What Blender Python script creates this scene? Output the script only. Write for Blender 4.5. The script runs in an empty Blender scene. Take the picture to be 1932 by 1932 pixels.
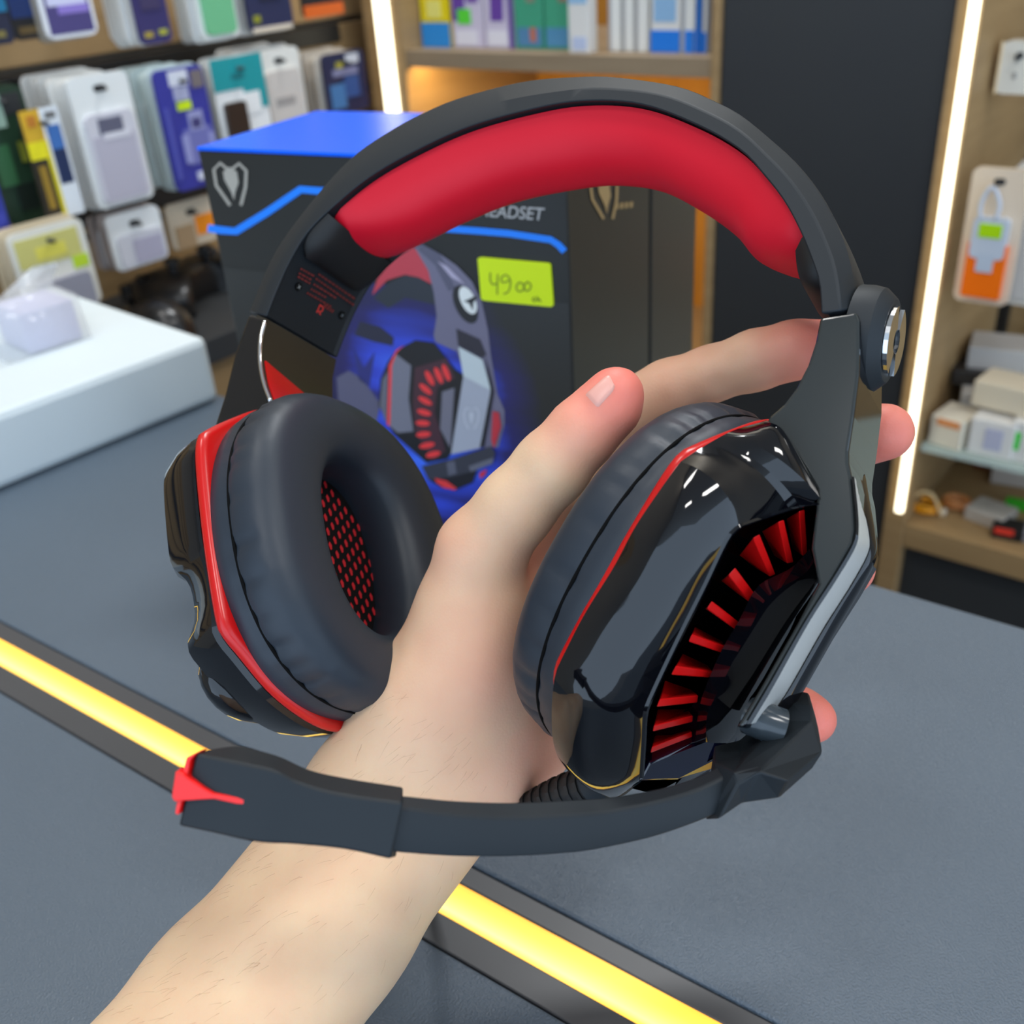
import bpy, math, random, mathutils
from mathutils import bvhtree
import numpy as np
from mathutils import Vector, Matrix
rng = random.Random(7)
scene = bpy.context.scene
COL = scene.collection

# ------------------------------------------------------------------ camera
F = 1932.0                       # focal length in pixels of the 1932 px frame
CAM = np.array([0.0, 0.0, 1.34])
def nrm(v):
    v = np.array(v, float); return v / np.linalg.norm(v)
Zc = nrm((-239, 3291, 1932))     # world axes written in camera axes
Yc = np.array([0, 0, -1.0]) + Zc * Zc[2]; Yc = nrm(Yc)
Xc = np.cross(Yc, Zc)
C2W = np.stack([Xc, Yc, Zc])     # camera vector -> world vector
cam_d = bpy.data.cameras.new('camera'); cam = bpy.data.objects.new('camera', cam_d); COL.objects.link(cam)
mw = Matrix([list(C2W[i]) + [CAM[i]] for i in range(3)] + [[0, 0, 0, 1]])
cam.matrix_world = mw
cam_d.sensor_width = 36; cam_d.lens = 36; cam_d.clip_start = 0.01; cam_d.clip_end = 60
cam_d.dof.use_dof = True; cam_d.dof.focus_distance = 0.30; cam_d.dof.aperture_fstop = 12.5
scene.camera = cam
# ------------------------------------------------------------------ light
w = bpy.data.worlds.new('shop_ambient'); scene.world = w; w.use_nodes = True
w.node_tree.nodes['Background'].inputs[0].default_value = (0.57, 0.73, 0.93, 1)
w.node_tree.nodes['Background'].inputs[1].default_value = 2.3
def area(name, loc, target, sx, sy, power, col=(1, 1, 1)):
    l = bpy.data.lights.new(name, 'AREA'); l.shape = 'RECTANGLE'; l.size = sx; l.size_y = sy
    l.energy = power; l.color = col
    o = bpy.data.objects.new(name, l); COL.objects.link(o); o.location = loc
    o.rotation_euler = (Vector(target) - Vector(loc)).to_track_quat('-Z', 'Y').to_euler()
    return o
for i, (x, y, p) in enumerate([(-0.55, -0.35, 6.5), (0.55, -0.25, 7), (-0.6, 0.75, 5.5), (0.22, 1.40, 16), (1.1, 0.4, 5)]):
    area('ceiling_panel_light', (x, y, 2.62), (x, y, 0), 0.42, 0.16, p, (0.95, 0.98, 1.0) if y > 1 else (1.0, 0.98, 0.95))
scene.view_settings.view_transform = 'Standard'; scene.view_settings.look = 'None'
scene.view_settings.exposure = 0.08; scene.view_settings.gamma = 1; scene.view_settings.use_curve_mapping = False

# ------------------------------------------------------------------ helpers
def ray(px, py): return np.array([(px - 966) / F, -(py - 966) / F, -1.0])
def cw(v): return CAM + C2W @ np.asarray(v, float)             # camera point -> world
def dirw(v): return C2W @ np.asarray(v, float)
def P(px, py, d): return cw(ray(px, py) * d)                   # pixel at a depth -> world
def lift(px, py, p0, n):                                       # pixel ray meets a world plane
    r = C2W @ ray(px, py); return CAM + r * (np.dot(n, p0 - CAM) / np.dot(n, r))
def liftz(px, py, z): return lift(px, py, np.array([0, 0, z]), np.array([0, 0, 1.0]))
def proj(p):
    q = C2W.T @ (np.asarray(p) - CAM); return (966 + F * q[0] / -q[2], 966 - F * q[1] / -q[2])

def lin(c):
    return tuple(((x / 255) / 12.92 if x / 255 <= 0.04045 else ((x / 255 + 0.055) / 1.055) ** 2.4) for x in c)
MATS = {}
def mat(name, col, rough=0.5, metal=0.0, emit=0.0, ecol=None, spec=0.5, coat=0.0, noise=None, bump=None, alpha=1.0, sss=0.0, trans=0.0):
    if name in MATS: return MATS[name]
    m = bpy.data.materials.new(name); m.use_nodes = True; nt = m.node_tree
    b = nt.nodes['Principled BSDF']; c = lin(col)
    b.inputs['Base Color'].default_value = (*c, 1); b.inputs['Roughness'].default_value = rough
    b.inputs['Metallic'].default_value = metal; b.inputs['Specular IOR Level'].default_value = spec
    b.inputs['Coat Weight'].default_value = coat; b.inputs['Coat Roughness'].default_value = 0.04
    b.inputs['Alpha'].default_value = alpha; b.inputs['Transmission Weight'].default_value = trans
    if emit:
        b.inputs['Emission Color'].default_value = (*lin(ecol or col), 1); b.inputs['Emission Strength'].default_value = emit
    if sss:
        b.inputs['Subsurface Weight'].default_value = sss; b.inputs['Subsurface Radius'].default_value = (0.9, 0.35, 0.2)
        b.inputs['Subsurface Scale'].default_value = 0.004
    if noise or bump:
        tc = nt.nodes.new('ShaderNodeTexCoord')
    if noise:                                    # (scale, colour2, stretch)
        sc, c2, st = noise
        mp = nt.nodes.new('ShaderNodeMapping'); mp.inputs['Scale'].default_value = st
        nz = nt.nodes.new('ShaderNodeTexNoise'); nz.inputs['Scale'].default_value = sc; nz.inputs['Detail'].default_value = 4
        mx = nt.nodes.new('ShaderNodeMix'); mx.data_type = 'RGBA'
        mx.inputs[6].default_value = (*c, 1); mx.inputs[7].default_value = (*lin(c2), 1)
        nt.links.new(tc.outputs['Object'], mp.inputs[0]); nt.links.new(mp.outputs[0], nz.inputs['Vector'])
        nt.links.new(nz.outputs[0], mx.inputs[0]); nt.links.new(mx.outputs[2], b.inputs['Base Color'])
    if bump:                                     # (scale, strength, distance)
        nz = nt.nodes.new('ShaderNodeTexNoise'); nz.inputs['Scale'].default_value = bump[0]; nz.inputs['Detail'].default_value = 3
        bp = nt.nodes.new('ShaderNodeBump'); bp.inputs['Strength'].default_value = bump[1]; bp.inputs['Distance'].default_value = bump[2]
        nt.links.new(tc.outputs['Object'], nz.inputs['Vector']); nt.links.new(nz.outputs[0], bp.inputs['Height'])
        nt.links.new(bp.outputs[0], b.inputs['Normal'])
    MATS[name] = m; return m
def flat(col, rough=0.55): return mat('print_%02x%02x%02x' % tuple(int(x) for x in col), col, rough)

FR = {}                                          # object name -> world frame (4x4 numpy)
def thing(name, label, cat, M, group=None, kind=None):
    o = bpy.data.objects.new(name, None); COL.objects.link(o); o.empty_display_size = 0.02
    o.matrix_world = Matrix(M.tolist()); FR[o.name] = M
    o['label'] = label; o['category'] = cat
    if group: o['group'] = group
    if kind: o['kind'] = kind
    return o
def tag(o, label, cat, group=None):
    o['label'] = label; o['category'] = cat
    if group: o['group'] = group
    return o
def T(loc):
    M = np.eye(4); M[:3, 3] = loc; return M
def frame(loc, x, y, z):
    M = np.eye(4); M[:3, 0] = x; M[:3, 1] = y; M[:3, 2] = z; M[:3, 3] = loc; return M
def mesh(name, V, Fc, m, parent=None, world=True, smooth=False, kind=None, sharp=None):
    """One mesh object. V is in world space (world=True) or in the parent's local space."""
    V = np.asarray(V, float)
    if parent is not None:
        M = FR[parent.name]
        if world:
            Mi = np.linalg.inv(M); V = V @ Mi[:3, :3].T + Mi[:3, 3]
        loc = None
    else:
        loc = np.array([(V[:, 0].min() + V[:, 0].max()) / 2, (V[:, 1].min() + V[:, 1].max()) / 2, V[:, 2].min()])
        M = T(loc); V = V - loc
    me = bpy.data.meshes.new(name); me.from_pydata(V.tolist(), [], [list(f) for f in Fc]); me.validate(); me.update()
    if m is not None: me.materials.append(m)
    if smooth:
        me.polygons.foreach_set('use_smooth', [True] * len(me.polygons))
        if sharp is not None: me.set_sharp_from_angle(angle=math.radians(sharp))
    o = bpy.data.objects.new(name, me); COL.objects.link(o)
    if parent is not None: o.parent = parent
    else: o.location = loc
    FR[o.name] = M
    if kind: o['kind'] = kind
    return o
def fixn(o):
    import bmesh
    bm = bmesh.new(); bm.from_mesh(o.data); bmesh.ops.recalc_face_normals(bm, faces=bm.faces[:]); bm.to_mesh(o.data); bm.free(); return o
def bevel(o, wd, seg=2, ang=30):
    b = o.modifiers.new('bevel', 'BEVEL'); b.width = wd; b.segments = seg; b.limit_method = 'ANGLE'; b.angle_limit = math.radians(ang); return o
def boxv(x0, x1, y0, y1, z0, z1):
    V = [(x, y, z) for z in (z0, z1) for y in (y0, y1) for x in (x0, x1)]
    Fc = [(0, 2, 3, 1), (4, 5, 7, 6), (0, 1, 5, 4), (2, 6, 7, 3), (0, 4, 6, 2), (1, 3, 7, 5)]
    return V, Fc
def box(name, x0, x1, y0, y1, z0, z1, m, parent=None, bev=0.0, M=None, kind=None):
    V, Fc = boxv(x0, x1, y0, y1, z0, z1); V = np.array(V)
    if M is not None: V = V @ M[:3, :3].T + M[:3, 3]
    o = mesh(name, V, Fc, m, parent, world=(parent is None or M is not None), kind=kind)
    if bev: bevel(o, bev)
    return o
def cr(pts, n, closed=False):
    """Catmull-Rom resample by chord length."""
    p = np.array(pts, float)
    if closed: q = np.vstack([p[-1], p, p[0], p[1]])
    else: q = np.vstack([2 * p[0] - p[1], p, 2 * p[-1] - p[-2]])
    L = [0]; m = len(p) if closed else len(p) - 1
    dense = []
    for i in range(m):
        a, b, c, d = q[i], q[i + 1], q[i + 2], q[i + 3]
        for t in np.linspace(0, 1, 12, endpoint=False):
            dense.append(0.5 * ((2 * b) + (c - a) * t + (2 * a - 5 * b + 4 * c - d) * t * t + (3 * b - a - 3 * c + d) * t ** 3))
    dense.append(p[0] if closed else p[-1]); dense = np.array(dense)
    s = np.concatenate([[0], np.cumsum(np.linalg.norm(np.diff(dense, axis=0), axis=1))])
    tt = np.linspace(0, s[-1], n + (1 if closed else 0))
    out = np.stack([np.interp(tt, s, dense[:, k]) for k in range(p.shape[1])], 1)
    return out[:-1] if closed else out
def lr(pts, n):
    p = np.array(pts, float)
    s = np.concatenate([[0], np.cumsum(np.linalg.norm(np.diff(p, axis=0), axis=1))])
    return np.stack([np.interp(np.linspace(0, s[-1], n), s, p[:, k]) for k in range(p.shape[1])], 1)
def gridf(nr, nc, closec=False, closer=False, off=0):
    Fc = []
    for i in range(nr if closer else nr - 1):
        for j in range(nc if closec else nc - 1):
            a = i * nc + j; b = i * nc + (j + 1) % nc; c = ((i + 1) % nr) * nc + (j + 1) % nc; d = ((i + 1) % nr) * nc + j
            Fc.append((off + a, off + b, off + c, off + d))
    return Fc
def loft(rows, closec=False, closer=False, cap=False):
    rows = [np.asarray(r) for r in rows]; nc = len(rows[0]); V = np.concatenate(rows); Fc = gridf(len(rows), nc, closec, closer)
    if cap: Fc += [tuple(range(nc))[::-1], tuple(range((len(rows) - 1) * nc, len(rows) * nc))]
    return V, Fc
class MB:
    def __init__(s): s.V = []; s.F = []
    def add(s, V, Fc):
        o = len(s.V); s.V += [tuple(v) for v in V]; s.F += [tuple(i + o for i in f) for f in Fc]; return s
def prism(poly, vec):
    """closed prism from a 3D polygon and an extrusion vector"""
    p = np.array(poly, float); n = len(p); V = np.concatenate([p, p + np.asarray(vec)])
    Fc = [tuple(range(n)), tuple(range(2 * n - 1, n - 1, -1))] + [(i, i + n, (i + 1) % n + n, (i + 1) % n) for i in range(n)]
    return V, Fc
def tube(path, r, ns=10, up=None, cap=True):
    p = np.array(path, float); n = len(p); r = np.broadcast_to(r, (n,))
    t = np.gradient(p, axis=0); t /= np.linalg.norm(t, axis=1)[:, None]
    u = np.cross(t[0], (0.13, 0.31, 0.94)); u /= np.linalg.norm(u); rows = []
    for i in range(n):
        u = u - t[i] * np.dot(u, t[i]); u /= np.linalg.norm(u); v = np.cross(t[i], u)
        rows.append([p[i] + r[i] * (math.cos(a) * u + math.sin(a) * v) for a in np.linspace(0, 2 * np.pi, ns, endpoint=False)])
    return loft(rows, closec=True, cap=cap)
def textmesh(name, s, size, M, m, parent, shear=0.0, align='LEFT', offset=0.0):
    """flat lettering; M maps text x->right, y->up to the world"""
    cu = bpy.data.curves.new(name, 'FONT'); cu.body = s; cu.size = size; cu.shear = shear; cu.align_x = align; cu.offset = offset
    ob = bpy.data.objects.new(name + '_tmp', cu); COL.objects.link(ob)
    dg = bpy.context.evaluated_depsgraph_get(); me = ob.evaluated_get(dg).to_mesh()
    V = np.array([tuple(v.co) for v in me.vertices]); Fc = [tuple(p.vertices) for p in me.polygons]
    bpy.data.objects.remove(ob)
    V = V @ M[:3, :3].T + M[:3, 3]
    return mesh(name, V, Fc, m, parent)

# ------------------------------------------------------------------ materials
M_gloss = mat('gloss_black', (7, 8, 13), 0.06, spec=0.5, coat=0.15)
M_gloss_refl = mat('gloss_black_painted_reflection', (40, 44, 44), 0.16, spec=0.5, coat=0.2)  # gloss black, with a grey ceiling reflection put into its base colour
M_matte = mat('soft_touch_black', (25, 31, 36), 0.56, spec=0.35)
M_matte2 = mat('inner_black', (20, 20, 20), 0.55, spec=0.4)
M_leather = mat('leatherette_black', (37, 45, 55), 0.46, spec=0.4, bump=(900, 0.06, 0.0004))
M_redpad = mat('red_leatherette', (206, 16, 40), 0.5, spec=0.3, bump=(1400, 0.06, 0.0003))
M_red = mat('red_plastic', (196, 14, 14), 0.28, spec=0.5)
M_fin = mat('fin_red', (205, 16, 16), 0.32, spec=0.4)
M_silver = mat('brushed_silver', (222, 222, 218), 0.42, metal=0.55)
M_chrome = mat('chrome', (220, 222, 225), 0.12, metal=1.0)
M_seam = mat('seam_black', (6, 6, 7), 0.8, spec=0.1)
M_cable = mat('cable_rubber', (16, 16, 17), 0.55)
M_wood = mat('oak_laminate', (176, 146, 104), 0.5, spec=0.3, noise=(6, (140, 112, 76), (1, 1, 12)))
M_woodg = mat('grey_oak_edge', (158, 138, 112), 0.5, spec=0.3, noise=(8, (132, 113, 90), (1, 1, 8)))
M_woody = mat('yellow_oak_back', (206, 150, 66), 0.5, spec=0.3, noise=(7, (170, 120, 48), (14, 14, 1)))
M_dark = mat('anthracite_panel', (52, 54, 55), 0.5, spec=0.4, noise=(5, (46, 48, 52), (1, 1, 1)))
M_black = mat('black_metal', (18, 18, 19), 0.5)
M_counter = mat('counter_anthracite', (83, 96, 109), 0.32, spec=0.6, bump=(1100, 0.8, 0.0007))
M_profile = mat('aluminium_profile_dark', (74, 74, 76), 0.42, spec=0.4)
M_foam = mat('packing_foam', (210, 220, 224), 0.8, spec=0.2, bump=(500, 0.1, 0.001))
M_white = mat('white_card', (232, 230, 224), 0.45)
M_clear = mat('clear_plastic', (236, 240, 244), 0.12, spec=0.5, alpha=0.35)
M_boxblk = mat('box_black_print', (36, 37, 36), 0.36, spec=0.35)
M_boxblue = mat('box_blue_print', (0, 100, 255), 0.26, spec=0.22)
M_logo = mat('foil_logo', (190, 186, 178), 0.35, metal=0.6)
M_ledw = mat('led_warm_white', (255, 244, 205), 0.4, emit=3.2, ecol=(255, 246, 214))

# ------------------------------------------------------------------ the room
def az(d): return np.array([math.sin(math.radians(d)), math.cos(math.radians(d)), 0.0])
E1, E2, UP = az(40), az(-50), np.array([0, 0, 1.0])
PW, QW = 1.16, 1.24                       # front plane of the wood units / left wall plane
def RM(p, q, z=0.0): return E1 * p + E2 * q + UP * z
ROOM = frame(np.zeros(3), E1, E2, UP)     # local x = p (away, right), y = q (away, left), z
def rbox(name, p0, p1, q0, q1, z0, z1, m, parent=None, bev=0.0, kind=None):
    return box(name, p0, p1, q0, q1, z0, z1, m, parent, bev, ROOM, kind)
def liftp(px, py, p):                     # pixel -> room (p,q,z) on a plane p = const
    v = lift(px, py, RM(p, 0), E1); return np.array([v @ E1, v @ E2, v[2]])
def liftq(px, py, q):
    v = lift(px, py, RM(0, q), E2); return np.array([v @ E1, v @ E2, v[2]])
M_floor = mat('floor_tile', (120, 118, 114), 0.4); M_ceil = mat('ceiling_white', (205, 203, 198), 0.8)
M_wallp = mat('wall_paint', (150, 140, 125), 0.7)
f_ = rbox('floor', -2.2, 2.2, -2.6, 2.2, -0.05, 0.0, M_floor, kind='structure')
c_ = rbox('ceiling', -2.2, 2.2, -2.6, 2.2, 2.7, 2.75, M_ceil, kind='structure')
wb = rbox('wall_back', PW + 0.34, PW + 0.40, -2.6, 2.2, 0, 2.7, M_wallp, kind='structure')
wl = rbox('wall_left', -2.2, PW + 0.34, QW + 0.03, QW + 0.09, 0, 2.7, M_wallp, kind='structure')
# boards of the left wall
z = 0.42
while z < 1.5:
    rbox('plank', -0.6, PW + 0.30, QW, QW + 0.028, z, z + 0.092, M_wood, wl, 0.002); z += 0.1
for zr in (liftq(300, 118, QW)[2], liftq(200, 396, QW)[2]):
    rbox('hook_rail', -0.5, PW - 0.01, QW - 0.012, QW - 0.0005, zr - 0.012, zr + 0.012, M_black, wl, 0.001)
# ---- wooden shelf unit in the middle
qa, qb = liftp(688, 60, PW)[1], liftp(757, 60, PW)[1]
qc, qd = liftp(1343, 60, PW)[1], liftp(1358, 60, PW)[1]
zs1 = liftp(1050, 103, PW)[2]; zs0 = liftp(1050, 138, PW)[2]
su = thing('shelf_unit', 'tall oak shelf unit with a lit strip, holding the row of colourful boxes', 'shelf', frame(RM(PW, (qa + qd) / 2, 0), E1, E2, UP))
rbox('side_panel', PW, PW + 0.33, qb, qa, 0, 1.75, M_wood, su, 0.001)
rbox('side_panel', PW, PW + 0.33, qd, qc, 0, 1.75, M_wood, su, 0.001)
rbox('back_panel', PW + 0.315, PW + 0.33, qc, qb, 0, 1.75, M_woody, su)
rbox('shelf_board', PW + 0.016, PW + 0.314, qc + 0.001, qb - 0.001, zs0 + 0.012, zs1, M_woodg, su, 0.0005)
rbox('shelf_lip', PW + 0.004, PW + 0.0158, qc + 0.001, qb - 0.001, zs0, zs1, M_woodg, su, 0.0005)
rbox('shelf_board', PW + 0.004, PW + 0.314, qc + 0.001, qb - 0.001, 0.72, 0.75, M_woodg, su, 0.001)
lu = rbox('under_shelf_light', PW + 0.02, PW + 0.04, qc + 0.02, qb - 0.02, zs0 + 0.0065, zs0 + 0.0115, mat('led_warm_amber', (255, 214, 150), 0.4, emit=38.0, ecol=(255, 216, 140)), su); lu['label'] = 'warm light bar under the shelf board'
q0_, q1_ = liftp(734, 20, PW)[1], liftp(711, 20, PW)[1]
ls = rbox('led_strip', PW - 0.006, PW + 0.002, q0_, q1_, 0.75, 1.75, M_ledw, su, 0.001); ls['label'] = 'glowing warm white light strip'
# ---- dark tall panel
qe = liftp(1806, 0, PW)[1]
cp = thing('cabinet_panel', 'tall anthracite cabinet front between the two lit oak units', 'cabinet', frame(RM(PW, (qd + qe) / 2, 0), E1, E2, UP))
qm = liftp(1352, 500, PW)[1]
rbox('door_panel', PW + 0.005, PW + 0.33, qe + 0.001, qd - 0.001, 0, 1.75, M_dark, cp, 0.002)
# ---- right shelf unit
qf = liftp(1853, 0, PW)[1] + 0.032; qg = qe - 1.3
zb1 = liftp(1800, 1018, PW)[2]; zb0 = liftp(1800, 1062, PW)[2]
ru = thing('shelf_unit', 'oak shelf unit with a long slanting lit strip, beside the hanging orange pack', 'shelf', frame(RM(PW, (qe + qg) / 2, 0), E1, E2, UP))
rbox('side_panel', PW, PW + 0.33, qf - 0.034, qe, 0, 1.75, M_wood, ru, 0.001)
rbox('back_panel', PW + 0.30, PW + 0.33, qg, qf - 0.034, 0, 1.75, M_wood, ru)
q1_, q0_ = liftp(1833, 0, PW)[1], liftp(1851, 0, PW)[1]
zl = liftp(1703, 965, PW)[2]
ls = rbox('led_strip', PW - 0.006, PW + 0.002, q0_, q1_, zl, 1.75, M_ledw, ru, 0.001); ls['label'] = 'glowing warm white light strip'
rbox('shelf_board', PW + 0.004, PW + 0.30, qg, qf - 0.034, zb0, zb1, M_wood, ru, 0.001)
rbox('base_panel', PW + 0.02, PW + 0.30, qg, qf - 0.034, 0, zb0, M_dark, ru, 0.001)
zg = liftp(1850, 866, PW + 0.012)[2]
M_glass = mat('shelf_glass', (214, 232, 226), 0.06, alpha=0.55)
rbox('glass_shelf', PW + 0.012, PW + 0.295, qg, qf - 0.036, zg - 0.008, zg, M_glass, ru, 0.001)
for px in (1888, 1990):
    qk = liftp(px, 560, PW + 0.29)[1]
    rbox('upright_rail', PW + 0.285, PW + 0.299, qk - 0.014, qk + 0.014, zb1, 1.75, M_black, ru, 0.001)
# ---- counter with inlaid light strip
ZC = 1.0
def line_on_top(a, b, e0=0.35, e1=0.55):
    p, q = liftz(*a, ZC), liftz(*b, ZC); d = (q - p); return p - d * e0 / np.linalg.norm(d) , q + d * e1 / np.linalg.norm(d)
back = line_on_top((415, 745), (1932, 1185), 0.265, 0.5)
Lu, Su, Sl, Ll = (line_on_top((0, a), (b, 1932), 0.22, 0.5) for a, b in ((1170, 1471), (1203, 1370), (1253, 1208), (1304, 1074)))
cdir = nrm(Su[1] - Su[0]); cn = np.cross(UP, cdir); cn = cn if cn @ (back[0] - Su[0]) > 0 else -cn
near = (Ll[0] - cn * 0.22, Ll[1] - cn * 0.22)
ct = thing('counter', 'anthracite speckled shop counter with a glowing amber light strip let into its top', 'counter', frame(np.append((Su[0] + Su[1])[:2] / 2, 0), cdir, cn, UP))
def slab(name, A, B, z0, z1, m, bev=0.001):
    poly = np.array([A[0], A[1], B[1], B[0]]); poly[:, 2] = z1
    V, Fc = prism(poly, (0, 0, z0 - z1)); o = fixn(mesh(name, V, Fc, m, ct)); bevel(o, bev) if bev else None; return o
slab('counter_top', back, Lu, ZC - 0.04, ZC, M_counter, 0.0015)
slab('counter_top', Ll, near, ZC - 0.04, ZC, M_counter, 0.0015)
gap = cdir * 0; 
slab('strip_profile', (Lu[0] - cn * .0006, Lu[1] - cn * .0006), Su, ZC - 0.03, ZC - 0.0006, M_profile, 0.0006)
slab('strip_profile', Sl, (Ll[0] + cn * .0006, Ll[1] + cn * .0006), ZC - 0.03, ZC - 0.0006, M_profile, 0.0006)
# amber diffuser: hotter along its middle, as the diodes sit there
M_amber = bpy.data.materials.new('amber_led'); M_amber.use_nodes = True; nt = M_amber.node_tree
b = nt.nodes['Principled BSDF']; b.inputs['Base Color'].default_value = (0.9, 0.5, 0.1, 1)
at = nt.nodes.new('ShaderNodeAttribute'); at.attribute_name = 'glow'; nt.links.new(at.outputs['Color'], b.inputs['Emission Color'])
b.inputs['Emission Strength'].default_value = 1.15
ramp = [(0, (1, .38, .006)), (.14, (1, .50, .02)), (.34, (1, .66, .05)), (.58, (1, .86, .16)), (.8, (1, .95, .34)), (.93, (1, .72, .10)), (1, (1, .45, .01))]
V = [A_[0] * (1 - t) + A_[1] * t + UP * -0.0012 for t, _ in ramp for A_ in [(Su[0], Sl[0])]] + [A_[0] * (1 - t) + A_[1] * t + UP * -0.0012 for t, _ in ramp for A_ in [(Su[1], Sl[1])]]
nr = len(ramp); Fc = [(i, i + 1, nr + i + 1, nr + i) for i in range(nr - 1)]
lo_ = len(V); V += [V[0] - UP * .02, V[nr - 1] - UP * .02, V[nr] - UP * .02, V[2 * nr - 1] - UP * .02]
Fc += [(0, nr, lo_ + 2, lo_), (nr - 1, lo_ + 1, lo_ + 3, 2 * nr - 1), (lo_, lo_ + 2, lo_ + 3, lo_ + 1)]
sd = mesh('led_diffuser', V, Fc, M_amber, ct); sd['label'] = 'glowing amber light strip'
ca = sd.data.color_attributes.new('glow', 'FLOAT_COLOR', 'POINT')
ca.data.foreach_set('color', np.array([(*c, 1) for _, c in ramp] * 2 + [(1, .4, 0, 1)] * 4, np.float32).ravel())
slab('counter_body', (back[0] - cn * .05, back[1] - cn * .05), (near[0] + cn * .08, near[1] + cn * .08), 0.0, ZC - 0.041, M_dark, 0)

# ---- headset boxes on the counter
HB = 0.235
TL, TR = liftz(372, 277, ZC + HB), liftz(1068, 306, ZC + HB)
bx = nrm((TR - TL) * (1, 1, 0)); by = np.cross(UP, bx); BW = np.linalg.norm(TR - TL); BD = 0.115
BF = frame(np.append(TL[:2], ZC), bx, by, UP)
hb = thing('headset_box', 'large black headset box with blue lid, printed headset picture and yellow price sticker', 'box', BF)
box('carton', 0, BW, 0, BD, 0.0004, HB - 0.002, M_boxblk, hb, 0.0008)
box('lid_panel', -0.0003, BW + 0.0003, -0.0003, BD, HB - 0.002, HB, M_boxblue, hb, 0.0004)
def onbox(px, py, off=0.0004):
    v = lift(px, py, TL, by); l = np.linalg.inv(BF) @ np.append(v, 1); return np.array([l[0], -off, l[2]])
def decal(name, pts, m, off, parent=hb, closed=True):
    V = [onbox(x, y, off) for x, y in pts]; return mesh(name, V, [tuple(range(len(V)))], m, parent, world=False)
def stroke_poly(pts, wd):
    """ribbon outline (list of quads) along a polyline in 2D"""
    p = np.array(pts, float); t = np.gradient(p, axis=0); t /= np.linalg.norm(t, axis=1)[:, None] + 1e-9
    n = np.stack([-t[:, 1], t[:, 0]], 1); wd = np.broadcast_to(wd, (len(p),))[:, None]
    return p + n * wd / 2, p - n * wd / 2
def decal_stroke(name, pts, wd, m, off, parent=hb, f=None):
    a, b_ = stroke_poly(pts, wd); f = f or (lambda x, y: onbox(x, y, off))
    V = [f(*q) for q in a] + [f(*q) for q in b_]; n = len(a)
    return mesh(name, V, [(i, i + 1, n + i + 1, n + i) for i in range(n - 1)], m, parent, world=False)
# printed blue glow
mg = bpy.data.materials.new('box_blue_glow_print'); mg.use_nodes = True; nt = mg.node_tree; b = nt.nodes['Principled BSDF']
b.inputs['Roughness'].default_value = 0.36
tc = nt.nodes.new('ShaderNodeTexCoord'); mp = nt.nodes.new('ShaderNodeMapping'); gr = nt.nodes.new('ShaderNodeTexGradient'); gr.gradient_type = 'SPHERICAL'
gc = onbox(800, 800)
mp.vector_type = 'TEXTURE'; mp.inputs['Location'].default_value = (gc[0], 0, gc[2]); mp.inputs['Scale'].default_value = (0.085, 0.2, 0.11)
nz = nt.nodes.new('ShaderNodeTexNoise'); nz.inputs['Scale'].default_value = 22; mp2 = nt.nodes.new('ShaderNodeMapping'); mp2.inputs['Scale'].default_value = (0.35, 1, 2.2)
mm = nt.nodes.new('ShaderNodeMath'); mm.operation = 'MULTIPLY'; rp = nt.nodes.new('ShaderNodeValToRGB')
nt.links.new(tc.outputs['Object'], mp.inputs[0]); nt.links.new(mp.outputs[0], gr.inputs[0]); nt.links.new(tc.outputs['Object'], mp2.inputs[0]); nt.links.new(mp2.outputs[0], nz.inputs['Vector'])
nt.links.new(gr.outputs[1], mm.inputs[0]); nt.links.new(nz.outputs[0], mm.inputs[1]); nt.links.new(mm.outputs[0], rp.inputs[0]); nt.links.new(rp.outputs[0], b.inputs['Base Color'])
e = rp.color_ramp.elements; e[0].position = 0.02; e[0].color = (*lin((36, 37, 36)), 1); e[1].position = 0.5; e[1].color = (*lin((70, 120, 255)), 1)
k = e.new(0.16); k.color = (*lin((38, 36, 100)), 1); k = e.new(0.27); k.color = (*lin((52, 74, 205)), 1)
V = [(0.001, -0.0003, 0.001), (BW - 0.001, -0.0003, 0.001), (BW - 0.001, -0.0003, 0.165), (0.001, -0.0003, 0.165)]
mesh('printed_glow', V, [(0, 1, 2, 3)], mg, hb, world=False)
def Zq(x, y): return (620 + x * 0.2589, 440 + y * 0.2588)
def art(name, pts, col, lvl): return decal(name, [Zq(*p) for p in pts], flat(col, 0.36), 0.0004 + lvl * 0.00012)
def ell(cx, cy, rx, ry, rot, n=24):
    c, s = math.cos(math.radians(rot)), math.sin(math.radians(rot))
    return [(cx + rx * math.cos(a) * c - ry * math.sin(a) * s, cy + rx * math.cos(a) * s + ry * math.sin(a) * c) for a in np.linspace(0, 2 * np.pi, n, endpoint=False)]
art('printed_picture', [(60, 1050), (150, 1000), (250, 1060), (380, 1240), (330, 1500), (80, 1300)], (92, 92, 118), 0)
art('printed_picture', [(230, 640), (380, 680), (480, 760), (470, 820), (330, 790), (190, 740)], (40, 42, 62), 0)
art('printed_picture', [(180, 820), (260, 980), (340, 860), (300, 1120), (220, 1060)], (44, 50, 120), 0)
art('printed_picture', [(330, 470), (440, 360), (560, 305), (660, 320), (770, 390), (780, 520), (560, 470), (440, 545)], (42, 48, 58), 0)
art('printed_picture', [(620, 100), (690, 170), (770, 290), (780, 385), (660, 320), (560, 300), (430, 340), (320, 450), (360, 330), (470, 200)], (190, 62, 76), 1)
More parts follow.
